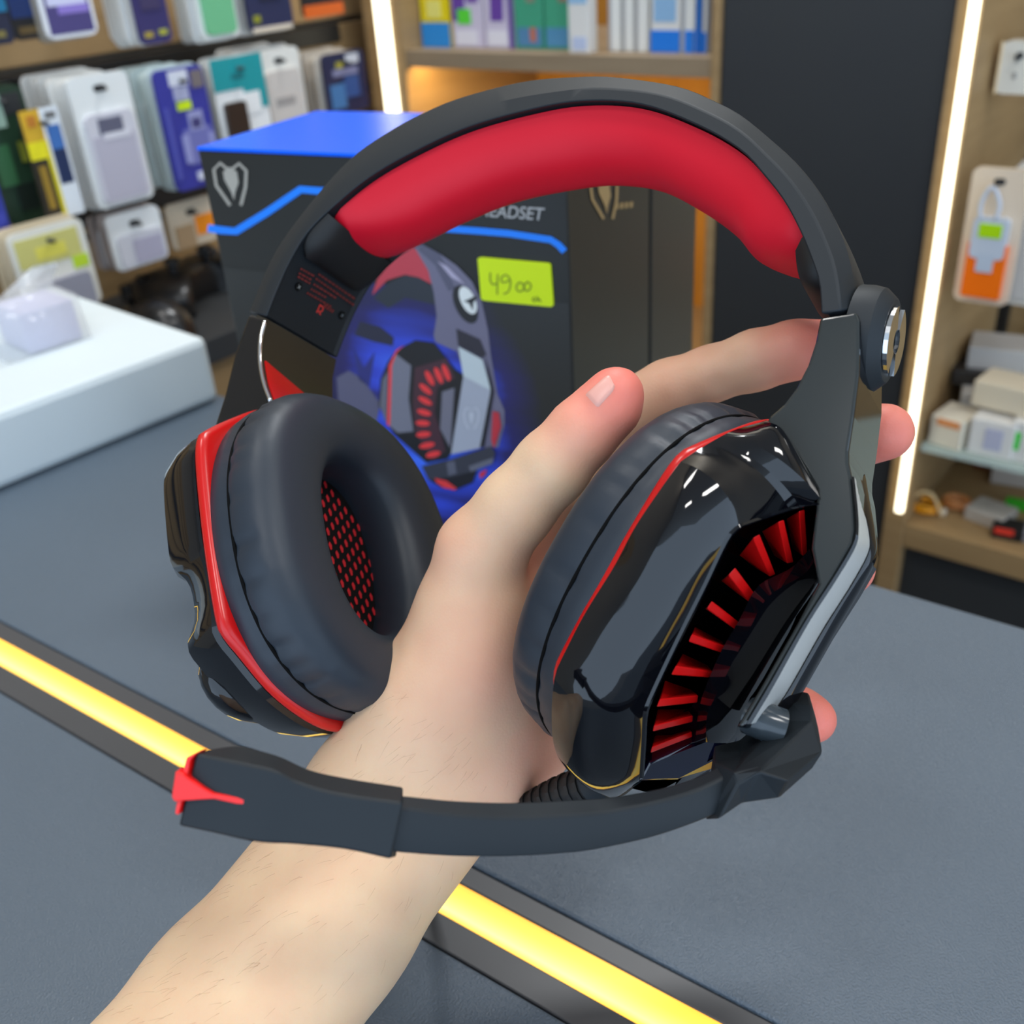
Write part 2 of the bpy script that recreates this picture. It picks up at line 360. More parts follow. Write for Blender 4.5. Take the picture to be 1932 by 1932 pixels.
art('printed_picture', [(630, 100), (690, 78), (820, 150), (940, 235), (1050, 350), (1120, 500), (1165, 700), (1185, 880), (1235, 1170), (1285, 1290), (1285, 1390), (1240, 1560), (1100, 1560), (990, 1010), (940, 860), (780, 790), (770, 740), (792, 600), (770, 430), (730, 270)], (112, 110, 134), 2)
art('printed_picture', [(690, 78), (820, 150), (930, 400), (880, 420), (780, 230), (650, 110)], (88, 88, 110), 3)
art('printed_picture', [(800, 200), (870, 240), (960, 330), (1000, 370), (900, 320)], (176, 170, 196), 4)
art('printed_picture', ell(1002, 515, 75, 150, -25), (30, 31, 36), 4)
art('printed_picture', ell(1022, 485, 52, 108, -25), (226, 232, 232), 5)
art('printed_picture', [(1080, 450), (1020, 480), (990, 490), (1030, 505), (1060, 560), (1062, 500), (1090, 470)], (40, 42, 46), 6)
art('printed_picture', [(935, 690), (1110, 770), (1155, 880), (1125, 905), (950, 815)], (46, 44, 56), 4)
art('printed_picture', [(500, 850), (640, 775), (775, 795), (930, 990), (990, 1030), (930, 1560), (870, 1640), (720, 1670), (480, 1460), (370, 1250), (385, 1060), (440, 930)], (28, 30, 36), 5)
art('printed_picture', [(400, 1060), (440, 1000), (430, 1390), (380, 1250)], (104, 106, 120), 6)
art('printed_picture', [(490, 870), (608, 960), (600, 1080), (590, 1200), (625, 1440), (510, 1450), (455, 1400), (455, 980)], (120, 122, 138), 6)
art('printed_picture', [(500, 850), (560, 810), (505, 862), (470, 960), (455, 1400), (435, 1390), (448, 960)], (240, 70, 78), 7)
art('printed_picture', [(635, 975), (870, 905), (930, 1050), (800, 1120), (780, 1300), (860, 1580), (770, 1650), (640, 1450), (620, 1240)], (70, 44, 56), 6)
for (x, y, a, l) in [(745, 1050, 62, 62), (810, 1030, 66, 66), (865, 1010, 68, 66), (715, 1130, 40, 58), (712, 1215, 28, 56), (705, 1300, 16, 54), (695, 1378, 4, 52), (700, 1460, -6, 54), (725, 1540, -12, 58), (770, 1605, -14, 56)]:
    art('printed_fin', ell(x, y, l, 22, a, 12), (232, 62, 66), 8)
art('printed_picture', [(835, 1150), (925, 1120), (895, 1560), (820, 1420)], (116, 116, 132), 7)
art('printed_picture', [(955, 820), (1130, 915), (1192, 1140), (1110, 1560), (900, 1605), (990, 1040)], (168, 174, 190), 8)
art('printed_picture', [(955, 820), (1130, 915), (1192, 1140), (990, 1035)], (196, 208, 214), 9)
art('printed_picture', [(1150, 870), (1212, 1150), (1140, 1550), (1112, 1550), (1190, 1145)], (24, 26, 32), 10)
art('printed_picture', [(1205, 1290), (1250, 1300), (1265, 1400), (1215, 1560), (1195, 1500)], (190, 52, 66), 10)
for s_ in (-1, 1):
    a_, b_ = stroke_poly([(1050 + s_ * 8, 1275), (1050 + s_ * 38, 1265), (1050 + s_ * 56, 1310), (1050 + s_ * 46, 1370), (1050 + s_ * 18, 1420)], 9)
    art('printed_emblem', list(a_) + list(b_[::-1]), (196, 202, 214), 10)
art('printed_emblem', [(1035, 1310), (1050, 1290), (1065, 1310), (1060, 1350), (1050, 1390), (1040, 1350)], (196, 202, 214), 10)
art('printed_picture', [(690, 1690), (900, 1640), (1190, 1545), (1225, 1590), (1210, 1650), (1080, 1720), (940, 1760), (740, 1790)], (58, 60, 72), 11)
art('printed_picture', [(870, 1660), (930, 1650), (945, 1740), (885, 1760)], (96, 98, 114), 12)
art('printed_picture', [(1030, 1690), (1215, 1625), (1205, 1670), (1050, 1730)], (104, 106, 122), 12)
art('printed_picture', [(740, 1790), (1090, 1720), (1060, 1810), (930, 1865), (830, 1845)], (30, 30, 38), 10)
art('printed_picture', [(785, 1775), (870, 1795), (945, 1850), (930, 1862), (850, 1845), (800, 1810)], (226, 62, 66), 13)
art('printed_picture', [(1110, 1740), (1165, 1710), (1150, 1750), (1115, 1780)], (206, 52, 60), 13)
# blue printed lines
M_bl = mat('print_line_blue', (0, 130, 255), 0.4)
def seg_line(pts, wd, name='printed_line'): return decal_stroke(name, pts, wd, M_bl, 0.0005)
seg_line([(393, 430), (420, 434), (446, 436), (505, 400), (568, 357), (620, 361), (660, 364)], 14)
seg_line([(840, 431), (900, 435), (960, 440), (1040, 452), (1055, 462), (1066, 474)], 13)
# spider emblem and title
def Z1(x, y): return (x * 0.3623, y * 0.3623)
EMB = [[(1188, 880), (1150, 848), (1117, 882), (1130, 965), (1202, 1068)], [(1212, 880), (1248, 850), (1286, 888), (1282, 972), (1258, 1068)]]
EMBB = [(1165, 893), (1200, 868), (1237, 893), (1246, 950), (1228, 1000), (1222, 1042), (1208, 1000), (1172, 935)]
for q in EMB: decal_stroke('foil_emblem', [Z1(*p) for p in q], 5.5, M_logo, 0.0006)
decal('foil_emblem', [Z1(*p) for p in EMBB], M_logo, 0.0006)
e0 = onbox(1025, 415)
Mt = BF.copy(); Mt[:3, 1] = UP; Mt[:3, 2] = -by; Mt[:3, 3] = (BF @ np.array([e0[0], -0.0006, e0[2], 1]))[:3]
textmesh('printed_title', 'HEADSET', 0.0088, Mt, mat('print_grey', (170, 172, 174), 0.4), hb, shear=0.25, align='RIGHT', offset=0.0001)
# price sticker with its handwriting
M_stick = mat('sticker_lime', (212, 240, 0), 0.55); M_pen = mat('pen_grey', (118, 140, 30), 0.6)
cs = [(903, 484), (1040, 496), (1046, 578), (910, 565)]
def rquad(c, r=0.06, n=5):
    c = np.array(c, float); out = []
    for i in range(4):
        a, b_, d = c[i - 1], c[i], c[(i + 1) % 4]
        p0 = b_ + (a - b_) * r * 1.0; p1 = b_ + (d - b_) * r
        for t in np.linspace(0, 1, n): out.append((1 - t) ** 2 * p0 + 2 * t * (1 - t) * b_ + t * t * p1)
    return out
V, Fc = prism([onbox(x, y, 0.0002) for x, y in rquad(cs)], (0, -0.0012, 0)); fixn(mesh('price_sticker', V, Fc, M_stick, hb, world=False))
def pen(pts, wd=2.6):
    q = cr([Zq(*p) for p in pts], 18); decal_stroke('pen_writing', q, wd, M_pen, 0.0017)
pen([(1190, 280), (1188, 330), (1205, 365), (1240, 360)]); pen([(1245, 290), (1240, 360), (1240, 440)])
pen([(1330, 320), (1300, 295), (1268, 320), (1275, 350), (1315, 345), (1332, 320), (1335, 370), (1320, 420), (1285, 435)])
pen([(1400, 350), (1378, 380), (1390, 415), (1425, 410), (1432, 370), (1400, 348)]); pen([(1460, 345), (1436, 375), (1445, 410), (1475, 405), (1485, 370), (1458, 345)])
pen([(1510, 455), (1495, 475), (1510, 490), (1522, 465)], 2); pen([(1530, 450), (1535, 490), (1545, 470), (1558, 495)], 2)
# right-hand side print, and a lower plain carton standing right behind
XS = (BF @ np.array([BW, 0, 0, 1]))[:3]
def onside(px, py, off=0.0005):
    v = lift(px, py, XS, bx); l = np.linalg.inv(BF) @ np.append(v, 1); return np.array([BW + off, l[1], l[2]])
M_gold = mat('foil_gold', (190, 165, 120), 0.35, metal=0.6)
sx = lambda x, y: ((x - 1200) * 0.30 + 1137, y * 0.3623 + 26)
for q in EMB: decal_stroke('foil_emblem', [sx(*p) for p in q], 5, M_gold, 0, hb, onside)
mesh('foil_emblem', [onside(*sx(*p)) for p in EMBB], [tuple(range(len(EMBB)))], M_gold, hb, world=False)
for i in range(4):
    mesh('printed_word', [onside(*q) for q in [(1160 + i * 9, 384 - i), (1166 + i * 9, 383 - i), (1165 + i * 9, 394 - i), (1159 + i * 9, 395 - i)]], [(0, 1, 2, 3)], M_gold, hb, world=False)
print('BOX SIDE', proj((BF @ np.array([BW, BD, 0.15, 1]))[:3]))
B2 = BF.copy(); B2[:3, 3] = (BF @ np.array([0.03, BD + 0.004, 0, 1]))[:3]
h2 = thing('headset_box', 'plain black carton standing directly behind the blue-lidded headset box', 'box', B2)
box('carton', 0, BW - 0.03, 0, 0.085, 0.0004, 0.212, M_boxblk, h2, 0.0008)
box('carton_flap', 0, BW - 0.03, 0, 0.085, 0.212, 0.2135, M_boxblk, h2, 0.0004)

# ---- packing foam on the counter with a wrapped carton on it
fr_, fl_ = liftz(420, 752, ZC), liftz(0, 927, ZC)
fx = nrm(fr_ - fl_); fy = np.cross(UP, fx); FH = 0.056
foam = box('foam_block', -0.6, -0.002, 0, 0.26, 0.0004, FH, M_foam, None, 0.006, frame(fr_, fx, fy, UP))
tag(foam, 'thick white slab of packing foam lying on the counter', 'foam')
def lfoam(px, py): 
    v = liftz(px, py, ZC + FH); return v
a_, b_ = lfoam(60, 672), lfoam(158, 640)
wx = nrm(b_ - a_); wy = np.cross(UP, wx)
pk = thing('wrapped_carton', 'small pale lilac carton in clear film on the foam slab', 'box', frame(a_ + UP * 0.0004, wx, wy, UP))
wl_ = np.linalg.norm(b_ - a_)
box('carton', 0, wl_, 0, 0.05, 0.001, 0.034, mat('lilac_card', (198, 196, 224), 0.4), pk, 0.001)
V, Fc = loft([[(-.02 + .004 * math.sin(5 * s), -.004 + .003 * math.cos(7 * s), 0.0), (wl_ + .006, -.004, 0.0), (wl_ + .006, .056, 0), (-.02, .056, 0)] for s in (0,)] +
             [[(-.018, -.005, .036), (wl_ + .003, -.004, .038), (wl_ + .005, .056, .037), (-.018, .054, .035)], [(0.0, .02, .042), (wl_ - .004, .022, .043), (wl_ - .002, .034, .043), (0.002, .034, .042)],
              [(0.03, .024, .06), (wl_ + .006, .024, .056), (wl_ + .008, .03, .058), (0.034, .03, .06)]], closec=True)
mesh('film_wrap', V, Fc, M_clear, pk, world=False, smooth=True)
a_ = lfoam(-70, 618)
lid = box('foam_sheet', -0.14, 0.05, 0.03, 0.11, 0.0004, 0.011, M_foam, None, 0.004, frame(a_, fx, fy, UP)); tag(lid, 'thin white foam sheet with a dark edge line on the far end of the slab', 'foam')
# ------------------------------------------------------------------ goods on the walls and shelves
def rrect(w_, h_, r, n=4, x0=0.0, z0=0.0):
    out = []
    for cx, cz, a0 in ((w_ - r, h_ - r, 0), (r, h_ - r, 90), (r, r, 180), (w_ - r, r, 270)):
        for a in np.linspace(a0, a0 + 90, n): out.append((x0 + cx + r * math.cos(math.radians(a)), z0 + cz + r * math.sin(math.radians(a))))
    return out
def plate(name, pts2, y0, y1, m, parent):
    V, Fc = prism([(x, y0, z) for x, z in pts2], (0, y1 - y0, 0)); return fixn(mesh(name, V, Fc, m, parent, world=False))
def panels_on(o, w_, h_, panels, y=0.0):
    lv = 0
    for p in panels:
        x0, z0, x1, z1, col = p[:5]; th = p[5] if len(p) > 5 else 0.0008; nm = p[6] if len(p) > 6 else 'print_panel'; sl = p[7] if len(p) > 7 else 0.0
        X0, X1, Z0, Z1 = x0 * w_, x1 * w_, z0 * h_, z1 * h_; s_ = sl * w_; lv += 1
        pts = [(X0 + s_, Z0), (X1 + s_, Z0), (X1 - s_, Z1), (X0 - s_, Z1)]
        if nm in ('phone_case', 'blister', 'hang_tag'): pts = rrect(X1 - X0, Z1 - Z0, min(X1 - X0, Z1 - Z0) * .14, 4, X0, Z0)
        m = M_clear if col is None else flat(col, 0.4)
        plate(nm, pts, y - th - lv * 0.00012, y - 0.00005, m, o)
def vert_top(bx_, by_, ty): return (bx_ + (1205 - bx_) / (4257 - by_) * (ty - by_), ty)
def hang_pack(nm, cat, label, bc, ty, wpx, q, col, panels, th=0.004, stack=0, sgroup=None, slabel=None, scol=None, rad_=0.008, hook=True, gap=0.0105, side='L'):
    tcx = vert_top(*bc, ty)
    if side == 'L':
        lf, EX, EY = (lambda x, y: liftq(x, y, q)), E1, E2; a0 = 0
    else:
        lf, EX, EY = (lambda x, y: liftp(x, y, q)), -E2, E1; a0 = 1
    b_, t_ = lf(*bc), lf(*tcx); cy = (bc[1] + max(ty, -200)) / 2
    xl, xr = lf(bc[0] - wpx / 2, bc[1]), lf(bc[0] + wpx / 2, bc[1])
    w_ = abs(xr[a0] - xl[a0]); h_ = t_[2] - b_[2]
    org = RM(xl[0], xl[1], b_[2])
    o = thing(nm, label, cat, frame(org, EX, EY, UP))
    plate('card', rrect(w_, h_, min(rad_, w_ * .2)), 0, th, flat(col, 0.45), o)
    panels_on(o, w_, h_, panels)
    plate('hang_hole', rrect(w_ * .2, .007, .003, 4, w_ * .4, h_ - .017), -.0006, 0.0002, M_black, o)
    if hook:
        V, Fc = tube([org + EX * w_ / 2 + UP * (h_ - .0135) - EY * .012, org + EX * w_ / 2 + UP * (h_ - .0135) + EY * ((QW if side == 'L' else PW + .283) - q)], .0022, 8)
        hk = mesh('display_hook', V, Fc, M_black, None, smooth=True); tag(hk, 'black wire hook carrying the ' + ' '.join(label.split(',')[0].split()[:11]), 'hook', 'wire hooks on the walls')
    if stack:
        c0 = None
        for k in range(1, stack + 1):
            dx, dz = rng.uniform(-.004, .004), rng.uniform(-.004, .003)
            M2 = frame(org + EY * gap * k + EX * dx + UP * dz, EX, EY, UP)
            s2 = thing(nm, ['first', 'second', 'third', 'fourth', 'fifth', 'sixth', 'seventh', 'eighth'][k - 1] + ' ' + slabel, cat, M2, sgroup)
            if c0 is None:
                c0 = [plate('card', rrect(w_, h_, min(rad_, w_ * .2)), 0, th, flat(scol or (226, 226, 222), 0.4), s2)]
                c0.append(plate('blister', rrect(w_ * .8, h_ * .7, .006, 4, w_ * .1, h_ * .04), -.003, -.00005, flat((206, 210, 214), 0.3), s2))
            else:
                for c in c0:
                    cc = c.copy(); COL.objects.link(cc); cc.parent = s2; FR[cc.name] = M2
    return o
W_, NV, GY = (232, 232, 228), (30, 32, 66), (196, 196, 206)
LP = hang_pack
# top row on the left wall
LP('accessory_pack', 'pack', 'dark navy pack with a cyan stripe, in the top left corner of the picture', (6, 84), -140, 50, 1.10, (30, 34, 58), [(0, .28, 1, .5, (20, 110, 150)), (.3, .06, .7, .12, (120, 110, 60))])
LP('accessory_pack', 'pack', 'black pack with a blue glow, left of the white-framed purple pack', (58, 74), -140, 58, 1.10, (22, 20, 22), [(.08, .2, .92, .6, (18, 44, 96)), (.2, .05, .8, .12, (96, 76, 40))])
LP('phone_case_pack', 'pack', 'white-framed pack with a purple and blue picture in the top row', (140, 70), -140, 98, 1.085, (236, 236, 238), [(.07, .04, .93, .95, (74, 66, 120)), (.12, .3, .88, .44, (206, 206, 232)), (.3, .22, .9, .3, (140, 120, 200)), (.25, .52, .6, .9, (60, 120, 170))], stack=2, sgroup='packs behind the purple picture pack', slabel='grey pack hanging behind the white-framed purple pack', scol=(150, 142, 130))
LP('phone_case_pack', 'pack', 'indigo pack with gold marks in the top row, left of the green case', (298, 82), -140, 62, 1.085, (52, 46, 98), [(.15, .06, .4, .11, (170, 150, 60)), (.6, .07, .85, .12, (170, 170, 60)), (.2, .3, .8, .9, (62, 54, 90))], stack=5, sgroup='white packs behind the indigo pack', slabel='white blister pack hanging behind the indigo pack with gold marks')
LP('phone_case_pack', 'pack', 'white pack with a pale green phone case in the top row', (418, 74), -140, 74, 1.085, W_, [(.12, .05, .88, .95, (112, 186, 136), .006, 'phone_case')], stack=4, sgroup='white packs behind the green case', slabel='clear white pack hanging behind the pale green phone case')
LP('accessory_pack', 'pack', 'dark blue pack with a yellow dot in the top row, right of the green case', (515, 58), -140, 84, 1.085, (40, 44, 78), [(.05, .0, .95, .05, (222, 206, 184)), (.1, .1, .25, .17, (150, 150, 40)), (.3, .3, .8, .7, (28, 30, 50))], stack=2, sgroup='white packs behind the dark blue pack', slabel='white pack hanging behind the dark blue pack with a yellow dot')
LP('accessory_pack', 'pack', 'black pack with an orange band, highest at the shelf corner', (612, 30), -140, 78, 1.12, (38, 34, 34), [(.02, .0, .98, .14, (226, 104, 36))])
# second row
LP('accessory_pack', 'pack', 'dark green camouflage pack behind the yellow and black pack', (66, 418), 165, 92, 1.08, (26, 52, 34), [(.1, .72, .5, .95, (150, 176, 160)), (.5, .8, .9, .95, (40, 42, 44)), (.05, .3, .4, .6, (50, 96, 60)), (.3, .1, .7, .3, (20, 32, 26)), (.6, .45, .95, .6, (120, 124, 40))], stack=2, sgroup='packs behind the camouflage pack', slabel='dark green pack hanging behind the camouflage pack', scol=(24, 40, 30))
LP('screen_glass_pack', 'pack', 'yellow and black pack with a blue-lit phone picture, hanging at the far left', (126, 408), 205, 72, 1.045, (44, 38, 30), [(0, .72, .5, 1, (214, 170, 44)), (.0, .56, .42, .72, (236, 224, 30)), (.5, 0, 1, 1, (226, 232, 238)), (.42, 0, .52, .72, (222, 206, 40)), (.58, .3, .94, .84, (26, 44, 84)), (.6, .62, .92, .84, (60, 110, 180)), (.12, .1, .3, .5, (150, 120, 40)), (.62, .9, .9, .96, (110, 110, 110)), (.14, .85, .36, .95, (190, 120, 40))])
LP('phone_case_pack', 'pack', 'large white pack with a lilac-grey window, left of the blue astronaut pack', (240, 384), 140, 112, 1.055, (230, 232, 230), [(.1, .03, .92, .72, (206, 204, 212), .004, 'blister'), (.16, .06, .86, .55, (184, 180, 194), .0045), (.3, .56, .7, .68, (96, 96, 116), .0048), (.34, .52, .8, .57, (216, 214, 222), .0048)], stack=8, sgroup='white packs behind the lilac window pack', slabel='white case pack stacked on the hook behind the lilac-grey window pack')
LP('accessory_pack', 'pack', 'violet-blue pack with an astronaut picture and lime sticker', (380, 352), 128, 92, 1.06, (52, 54, 148), [(.28, .86, .66, .98, (214, 216, 226)), (.32, .74, .62, .85, (170, 172, 200)), (.72, .82, .96, .96, (120, 110, 110)), (.34, .66, .62, .73, (206, 232, 20), .001, 'price_sticker'), (.36, .2, .92, .5, (112, 114, 176)), (.5, .48, .8, .64, (150, 152, 196)), (.55, .5, .74, .58, (62, 58, 110)), (.3, .22, .44, .46, (148, 150, 200)), (.84, .2, .96, .44, (148, 150, 200)), (.46, .06, .7, .13, (210, 212, 226)), (.06, .1, .14, .7, (80, 84, 170))], stack=7, sgroup='teal-edged packs behind the astronaut', slabel='white and teal pack stacked behind the violet-blue astronaut pack', scol=(206, 222, 222))
LP('accessory_pack', 'pack', 'teal and white pack with a dark device, above the blue box lid', (470, 262), 106, 96, 1.075, (236, 236, 234), [(0, .62, 1, 1, (24, 150, 156)), (.55, .35, 1, .62, (24, 150, 156)), (.5, .3, .85, .56, (236, 236, 234)), (.1, .05, .5, .48, (48, 34, 26), .006, 'phone_case'), (.35, .74, .6, .8, (14, 110, 116))], stack=2, sgroup='white packs behind the teal pack', slabel='white pack hanging behind the teal and white pack')
LP('phone_case_pack', 'pack', 'white pack with a beige window, right of the teal pack', (545, 240), 92, 80, 1.085, (228, 226, 218), [(.1, .06, .9, .74, (206, 198, 190), .004, 'blister'), (.25, .3, .7, .4, (160, 154, 150), .0045)], stack=7, sgroup='white packs behind the beige window', slabel='white pack stacked behind the beige window pack')
LP('accessory_pack', 'pack', 'navy pack with blue figures, lowest beside the oak upright', (660, 212), 98, 78, 1.10, (38, 42, 72), [(.1, .1, .45, .5, (70, 120, 170)), (.45, .25, .8, .6, (52, 84, 140)), (.55, .8, .85, .95, (206, 206, 210)), (.2, .62, .8, .74, (130, 130, 160)), (.3, .75, .45, .85, (170, 160, 60))], stack=6, sgroup='packs behind the navy pack', slabel='beige and white pack stacked behind the navy pack with blue figures', scol=(214, 204, 190))
LP('accessory_pack', 'pack', 'plain blue pack at the left picture edge, below the camouflage pack', (2, 440), 320, 44, 1.06, (44, 56, 150), [(.2, .1, .9, .3, (60, 70, 170))])
# third row
LP('phone_case_pack', 'pack', 'white pack with yellow print and a grey phone case, just above the foam slab', (128, 590), 428, 146, 1.02, (226, 224, 214), [(.06, .6, .9, .92, (206, 200, 120)), (.18, .0, .88, .42, (150, 150, 164), .008, 'phone_case'), (.74, .46, .95, .6, (190, 220, 50), .001, 'price_sticker'), (.3, .66, .7, .8, (226, 216, 90))], stack=3, sgroup='packs behind the yellow print pack', slabel='cream pack stacked behind the pack with yellow print', scol=(216, 200, 170))
LP('phone_case_pack', 'pack', 'white pack with a small lilac window, above the game controller', (272, 500), 398, 104, 1.06, (228, 230, 230), [(.1, .04, .95, .62, (206, 206, 214), .003, 'blister'), (.36, .08, .9, .5, (176, 172, 192), .0035)], stack=3, sgroup='packs behind the small lilac window', slabel='grey-pink pack stacked behind the white pack with a small lilac window', scol=(170, 158, 152))
LP('accessory_pack', 'pack', 'beige pack with an orange sticker, beside the black box edge', (372, 462), 378, 92, 1.09, (206, 190, 166), [(.55, .2, 1.0, .62, (248, 144, 20), .001, 'price_sticker'), (.1, .0, .5, .5, (176, 146, 110))])
# low dark cabinet along the left wall with controllers on it
zk = liftq(400, 628, 1.0)[2]
kb = thing('low_cabinet', 'low dark-topped cabinet with oak front below the hanging packs', 'cabinet', frame(RM(0.6, 1.1, 0), E1, E2, UP))
rbox('cabinet_top', 0.25, PW - 0.02, 0.985, QW - 0.001, zk - 0.03, zk, M_dark, kb, 0.001)
rbox('cabinet_front', 0.26, PW - 0.02, 1.0, QW - 0.001, 0.0, zk - 0.0301, M_wood, kb, 0.001)
def pad_controller(label, px, py, s, rz, q=1.09):
    c = liftq(px, py, q); M = frame(RM(c[0], c[1], zk), E1, E2, UP); a = math.radians(rz); R = np.array([[math.cos(a), -math.sin(a), 0], [math.sin(a), math.cos(a), 0], [0, 0, 1]]); M[:3, :3] = M[:3, :3] @ R
    o = thing('game_controller', label, 'controller', M); m = mat('controller_black', (24, 24, 26), 0.35)
    # body: outline swept as a rounded slab with two grips
    ol = cr(np.array([(-.075, .02), (-.05, .045), (0, .04), (.05, .045), (.075, .02), (.085, -.03), (.07, -.06), (.052, -.05), (.035, -.02), (0, -.015), (-.035, -.02), (-.052, -.05), (-.07, -.06), (-.085, -.03)]) * s, 56, closed=True)
    ce = ol.mean(0); rows = []
    for sc, zz in ((.8, .0), (.96, .006), (1, .018), (.96, .03), (.82, .038), (.3, .041)): rows.append([(ce[0] + (p[0] - ce[0]) * sc, ce[1] + (p[1] - ce[1]) * sc, zz * s + .0004 + (.008 * s if 0 else 0)) for p in ol])
    V, Fc = loft(rows, closec=True, cap=True); fixn(mesh('body', V, Fc, m, o, world=False, smooth=True, sharp=50))
    for sx_, sy_ in ((-.028, -.004), (.028, -.004)):
        V, Fc = tube([(sx_ * s, sy_ * s, .036 * s), (sx_ * s, sy_ * s, .05 * s), (sx_ * s, sy_ * s, .052 * s), (sx_ * s, sy_ * s, .056 * s)], [.006 * s, .006 * s, .010 * s, .009 * s], 14); mesh('thumb_stick', V, Fc, M_black, o, world=False, smooth=True, sharp=40)
    for k in range(4):
        aa = k * math.pi / 2; V, Fc = tube([(.052 * s + .012 * s * math.cos(aa), .018 * s + .012 * s * math.sin(aa), .033 * s), (.052 * s + .012 * s * math.cos(aa), .018 * s + .012 * s * math.sin(aa), .042 * s)], .0045 * s, 10); mesh('button', V, Fc, mat('button_grey', (70, 74, 80), .3), o, world=False)
    for vx, vy in ((.013, .005), (.005, .013)): box('direction_pad', (-.052 - vx) * s, (-.052 + vx) * s, (.018 - vy) * s, (.018 + vy) * s, .034 * s, .041 * s, M_black, o)
    for sx_ in (-1, 1): box('trigger', (sx_ * .052 - .014) * s, (sx_ * .052 + .014) * s, .036 * s, .054 * s, .010 * s, .03 * s, M_black, o, .003)
    return o
pad_controller('black game controller standing nearest to the black headset box', 368, 556, 1.05, 10, 1.13)
# mouse
c = liftq(285, 590, 1.045); Mm = frame(RM(c[0], c[1], zk), E1, E2, UP)
ms = thing('computer_mouse', 'rounded black computer mouse in front of the game controller', 'mouse', Mm)
rows = []
for sc, zz in ((.92, 0.0004), (1, .008), (.97, .02), (.85, .032), (.6, .041), (.2, .044)): rows.append([(.034 * sc * math.cos(a) * (1 - .12 * math.sin(a)), .062 * sc * math.sin(a), zz * (1 + .15 * math.sin(a + 3.3))) for a in np.linspace(0, 2 * np.pi, 36, endpoint=False)])
V, Fc = loft(rows, closec=True, cap=True); fixn(mesh('body', V, Fc, mat('mouse_black', (26, 26, 28), .25), ms, world=False, smooth=True, sharp=60))
V, Fc = tube([(0, .034, .030), (0, .038, .044), (0, .034, .046)], .004, 10); mesh('scroll_wheel', V, Fc, M_black, ms, world=False, smooth=True)
box('tan_grip', -.036, -.030, -.035, .03, .006, .022, mat('tan_rubber', (170, 128, 84), .5), ms, .002)
# ---- boxes standing on the middle shelf
def shelf_box(label, xl, xr, col, panels, dep=0.03, h_=0.19, pf=0.04, lean=0.0, nm='product_box', cat='box'):
    a_, b_ = liftp(xl, 96, PW + pf), liftp(xr, 96, PW + pf); w_ = abs(b_[1] - a_[1]) - .001
    M = frame(RM(PW + pf, a_[1], zs1 + .0003), -E2, E1, UP)
    if lean:
        a = math.radians(lean); R = np.array([[1, 0, 0], [0, math.cos(a), -math.sin(a)], [0, math.sin(a), math.cos(a)]]); M[:3, :3] = M[:3, :3] @ R.T
    o = thing(nm, label, cat, M); box('carton', 0, w_, 0, dep, 0, h_, flat(col, .35), o, .0008); panels_on(o, w_, h_, panels); return o
shelf_box('yellow box with a blue foot, leftmost on the middle shelf', 800, 853, (232, 208, 20), [(0, 0, 1, .17, (40, 140, 214)), (.25, .2, .75, .32, (236, 226, 120)), (.5, .4, .75, .7, (214, 196, 90))])
shelf_box('white and purple striped box with a green sticker on the middle shelf', 858, 916, (206, 196, 214), [(.1, .18, .5, 1, (104, 66, 156), .0006, 'print_panel', -.08), (.6, .3, .95, 1, (120, 84, 166), .0006, 'print_panel', -.08), (.2, .16, .62, .26, (90, 214, 60), .001, 'price_sticker'), (.1, .02, .8, .12, (226, 222, 230))])
shelf_box('white and purple striped box standing left of the two green boxes', 918, 972, (206, 196, 214), [(.3, .18, .75, 1, (104, 66, 156), .0006, 'print_panel', -.08), (.85, 0, 1, 1, (96, 66, 150)), (.1, .02, .8, .12, (226, 222, 230))])
shelf_box('green box with a white swirl, beside the purple striped boxes', 974, 1028, (64, 158, 124), [(.1, .02, .95, .14, (80, 130, 170)), (.3, .6, .9, .95, (150, 196, 176)), (.42, .66, .78, .86, (70, 160, 128)), (.45, .3, .75, .46, (140, 140, 120)), (.55, .05, .75, .14, (190, 110, 80))])
shelf_box('green box with a white swirl, beside the white and sky-blue box', 1030, 1086, (64, 158, 124), [(.05, .02, .8, .14, (80, 140, 180)), (.25, .6, .85, .95, (150, 196, 176)), (.36, .66, .72, .86, (70, 160, 128)), (.5, .3, .8, .46, (150, 130, 110))])
shelf_box('white box with sky-blue rays, leaning in the middle of the shelf', 1074, 1112, (226, 222, 216), [(.05, .3, .95, 1, (150, 190, 222)), (.4, .34, .8, 1, (228, 220, 190), .001, 'print_panel', -.1), (.2, .02, .9, .1, (190, 200, 226))], pf=.015, dep=.02)
for i, (x0, x1, lb) in enumerate([(1149, 1172, 'thin white box, leftmost of the three thin white boxes'), (1175, 1196, 'thin white box, middle of the three thin white boxes'), (1199, 1222, 'thin white box, rightmost of the three thin white boxes')]):
    shelf_box(lb, x0, x1, (228, 226, 220), [(.0, .0, .22, 1, (160, 158, 158)), (.5, .6, .8, .9, (206, 204, 200))], dep=.09, pf=.04, nm='thin_box')
shelf_box('white box with a bright blue foot and faint blue print, right on the shelf', 1228, 1284, (224, 222, 218), [(0, 0, 1, .13, (20, 120, 220)), (.1, .18, .85, .32, (140, 180, 216)), (.2, .5, .7, .9, (206, 206, 210))])
shelf_box('narrow white box with a blue foot, beside the blue upright box', 1287, 1310, (226, 226, 222), [(0, 0, 1, .13, (20, 120, 220)), (0, 0, .2, 1, (170, 172, 178))], dep=.08, nm='thin_box')
shelf_box('narrow blue box with a blue foot on the middle shelf', 1312, 1322, (30, 110, 196), [(0, 0, 1, .13, (16, 110, 214))], dep=.08, nm='thin_box')
